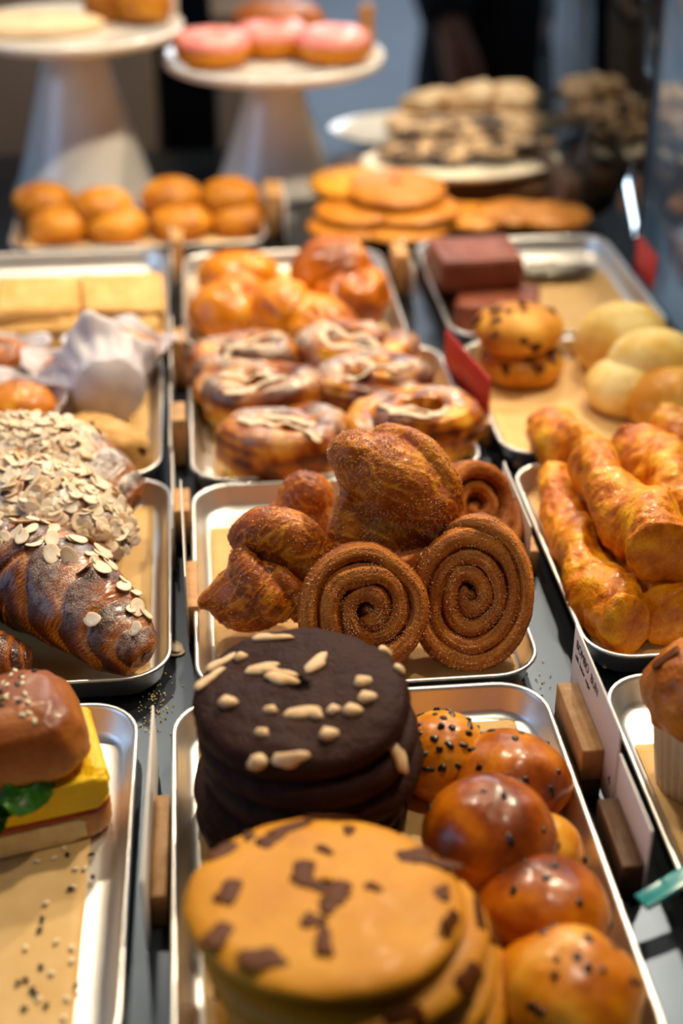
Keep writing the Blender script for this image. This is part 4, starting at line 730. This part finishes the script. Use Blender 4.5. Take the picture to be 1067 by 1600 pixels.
# ------------------------------------------------------------------ customers standing beyond the counter
def skinned(name, J, Ed, mat, parent, sub=2):
    me = bpy.data.meshes.new(name); ks = list(J); me.from_pydata([J[k][0] for k in ks], [(ks.index(a), ks.index(b)) for a, b in Ed], []); me.materials.append(M[mat]); o = obj(name, me, parent)
    m = o.modifiers.new('s', 'SKIN'); m.use_smooth_shade = True; me.skin_vertices.new() if not me.skin_vertices else None
    for i, k in enumerate(ks):
        s = me.skin_vertices[0].data[i]; r = J[k][1]; s.radius = (r, r) if not isinstance(r, tuple) else r; s.use_root = (i == 0)
    b = o.modifiers.new('d', 'SUBSURF'); b.levels = b.render_levels = sub; return o
def customer(label, loc, rz):
    t = thing('person', label, 'person', loc, (0, 0, rz)); J = {'pel': ((0, 0, .95), (.14, .10)), 'wai': ((0, 0, 1.12), (.125, .09)), 'che': ((0, 0, 1.32), (.15, .10)), 'nk0': ((0, .01, 1.45), (.075, .07)), 'nk': ((0, .005, 1.51), .052), 'jaw': ((0, -.02, 1.585), (.058, .072)), 'hd': ((0, 0, 1.67), (.078, .098)), 'top': ((0, .005, 1.745), (.055, .068)), 'nose': ((0, -.108, 1.645), .013)}
    Ed = [('pel', 'wai'), ('wai', 'che'), ('che', 'nk0'), ('nk0', 'nk'), ('nk', 'jaw'), ('jaw', 'hd'), ('hd', 'top'), ('hd', 'nose')]
    parts = [loft([[(rx * math.cos(a), ry * math.sin(a), z) for a in np.linspace(0, 2 * PI, 40, endpoint=False)] for z, rx, ry in ((.56, .235, .175), (.70, .226, .168), (.85, .212, .16), (.98, .195, .148), (1.12, .170, .130), (1.26, .188, .138), (1.37, .195, .128), (1.43, .150, .105), (1.47, .085, .085), (1.50, .070, .075))])]
    for s, k in ((-1, 'a'), (1, 'b')):
        J.update({'hip' + k: ((s * .095, 0, .9), .085), 'kne' + k: ((s * .10, -.01, .49), .056), 'ank' + k: ((s * .105, .02, .09), .04), 'toe' + k: ((s * .115, -.13, .035), .03),
                  'sho' + k: ((s * .17, .0, 1.37), .045), 'elb' + k: ((s * .245, .01, 1.12), .042), 'wri' + k: ((s * .235, -.13, .90), .028), 'pal' + k: ((s * .23, -.155, .825), (.022, .036)), 'thb' + k: ((s * .215, -.185, .85), .012), 'tht' + k: ((s * .208, -.205, .80), .010), 'ear' + k: ((s * .088, .01, 1.655), .013)})
        Ed += [('pel', 'hip' + k), ('hip' + k, 'kne' + k), ('kne' + k, 'ank' + k), ('ank' + k, 'toe' + k), ('che', 'sho' + k), ('sho' + k, 'elb' + k), ('elb' + k, 'wri' + k), ('wri' + k, 'pal' + k), ('wri' + k, 'thb' + k), ('thb' + k, 'tht' + k), ('hd', 'ear' + k)]
        for i, (fy, L) in enumerate(((-.190, .07), (-.168, .08), (-.146, .074), (-.126, .056))):
            J.update({f'f{i}{k}': ((s * .23, fy, .79), .010), f'g{i}{k}': ((s * .226, fy - .004, .79 - L * .55), .009), f'h{i}{k}': ((s * .214, fy - .002, .79 - L), .008)}); Ed += [('pal' + k, f'f{i}{k}'), (f'f{i}{k}', f'g{i}{k}'), (f'g{i}{k}', f'h{i}{k}')]
        parts.append(tube(spline([(s * .165, 0, 1.41), (s * .205, .0, 1.33), (s * .248, .01, 1.12), (s * .240, -.08, .98), (s * .235, -.125, .905)], 30), np.interp(np.arange(30), [0, 6, 15, 29], [.075, .082, .066, .052])))
    skinned('body', J, Ed, 'skin', t, 1)
    V, F = union(parts, .011); V = disp(V, F, .004 * fbm(V * 14, 2)); c = obj('coat', mesh('coat', (V, F), M['coat']), t); c['label'] = 'dark knee-length coat'
    for s, k in ((-1, 'a'), (1, 'b')):
        obj('trouser_leg', mesh('trouser_leg', tube(spline([(s * .085, 0, .93), (s * .10, -.01, .5), (s * .105, .015, .05)], 24), np.interp(np.arange(24), [0, 12, 23], [.095, .085, .07])), M['trouser']), t)
        skinned('shoe', {'a': ((s * .105, .05, .05), .047), 'b': ((s * .11, -.06, .045), .046), 'c': ((s * .118, -.17, .035), .034)}, [('a', 'b'), ('b', 'c')], 'shoe', t)
        e = blob(.013, .009, .010, 8, 12); obj('eye', mesh('eye', e, M['hair']), t, (s * .032, -.086, 1.675))
    obj('mouth', mesh('mouth', blob(.024, .008, .007, 8, 14), M['red']), t, (0, -.082, 1.600))
    V, F = blob(.090, .104, .100, 24, 36); V = disp(V, F, .006 * fbm(V * 30, 2)); obj('hair', mesh('hair', (V, F), M['hair']), t, (0, .032, 1.695)); return t
h = at(715, 92, -.06); customer('person in a dark coat with one bare hand hanging, beyond the biscuits', (h[0] + .163, h[1] + .22, -.9), math.radians(20))
h = at(1140, 40, -.02); customer('second person in a dark coat at the top right, seen through the glass', (h[0], h[1] + .6, -.9), math.radians(15))
# ------------------------------------------------------------------ light, camera, view
def spot(name, loc, tgt, power, size, col, ang=70, blend=.6):
    l = bpy.data.lights.new(name, 'SPOT'); l.energy = power; l.shadow_soft_size = size; l.color = col; l.spot_size = math.radians(ang); l.spot_blend = blend
    o = bpy.data.objects.new(name, l); C.objects.link(o); o.location = loc; o.rotation_euler = (Vector(tgt) - Vector(loc)).to_track_quat('-Z', 'Y').to_euler(); return o
def area(name, loc, tgt, power, sx, sy, col):
    l = bpy.data.lights.new(name, 'AREA'); l.shape = 'RECTANGLE'; l.size = sx; l.size_y = sy; l.energy = power; l.color = col
    o = bpy.data.objects.new(name, l); C.objects.link(o); o.location = loc; o.rotation_euler = (Vector(tgt) - Vector(loc)).to_track_quat('-Z', 'Y').to_euler(); return o
WARM = (1, .83, .60)
spot('ceiling_spot', (.85, 1.6, 1.55), (.15, .92, 0), 105, .05, WARM)
spot('ceiling_spot', (-.15, 1.9, 1.6), (-.08, .95, 0), 62, .05, WARM)
spot('ceiling_spot', (.65, 2.5, 1.6), (.12, 1.6, 0), 95, .05, WARM)
spot('ceiling_spot', (.45, .72, 1.6), (.05, .6, 0), 27, .04, WARM)
spot('ceiling_spot', (.5, .9, 1.9), (-.05, 1.85, .08), 120, .04, WARM, 34)
area('window_light', (-1.6, 4.5, 1.3), (.2, 1.2, .1), 20, 2.4, 1.6, (.62, .80, 1))
area('window_light', (3.4, 4.5, 2.4), (.6, 3.5, -.9), 30, 1.6, 1.6, (.5, .74, 1))
area('window_light', (-2.4, .5, 1.1), (0, 1.4, 0), 20, 1.8, 1.4, (.42, .64, 1))
area('window_light', (1.0, 8, 2.2), (.6, 4.5, -.9), 110, 3, 1.5, (.75, .87, 1))
w = bpy.data.worlds.new('room_light'); bpy.context.scene.world = w; w.use_nodes = True; bg = w.node_tree.nodes['Background']; bg.inputs[0].default_value = (.75, .85, 1, 1); bg.inputs[1].default_value = .035
cam = bpy.data.cameras.new('camera'); cam.sensor_fit = 'VERTICAL'; cam.sensor_height = 36; cam.sensor_width = 24; cam.lens = FPX / 1600 * 36; cam.clip_start = .02
co = bpy.data.objects.new('camera', cam); C.objects.link(co); co.location = (0, 0, CAMH); co.rotation_euler = (PI / 2 - PITCH, 0, -YAW); bpy.context.scene.camera = co
cam.dof.use_dof = True; cam.dof.focus_distance = .935; cam.dof.aperture_fstop = 2.8; cam.dof.aperture_blades = 9
vs = bpy.context.scene.view_settings; vs.view_transform = 'Standard'; vs.look = 'None'; vs.exposure = -0.08; vs.gamma = 1; vs.use_curve_mapping = False
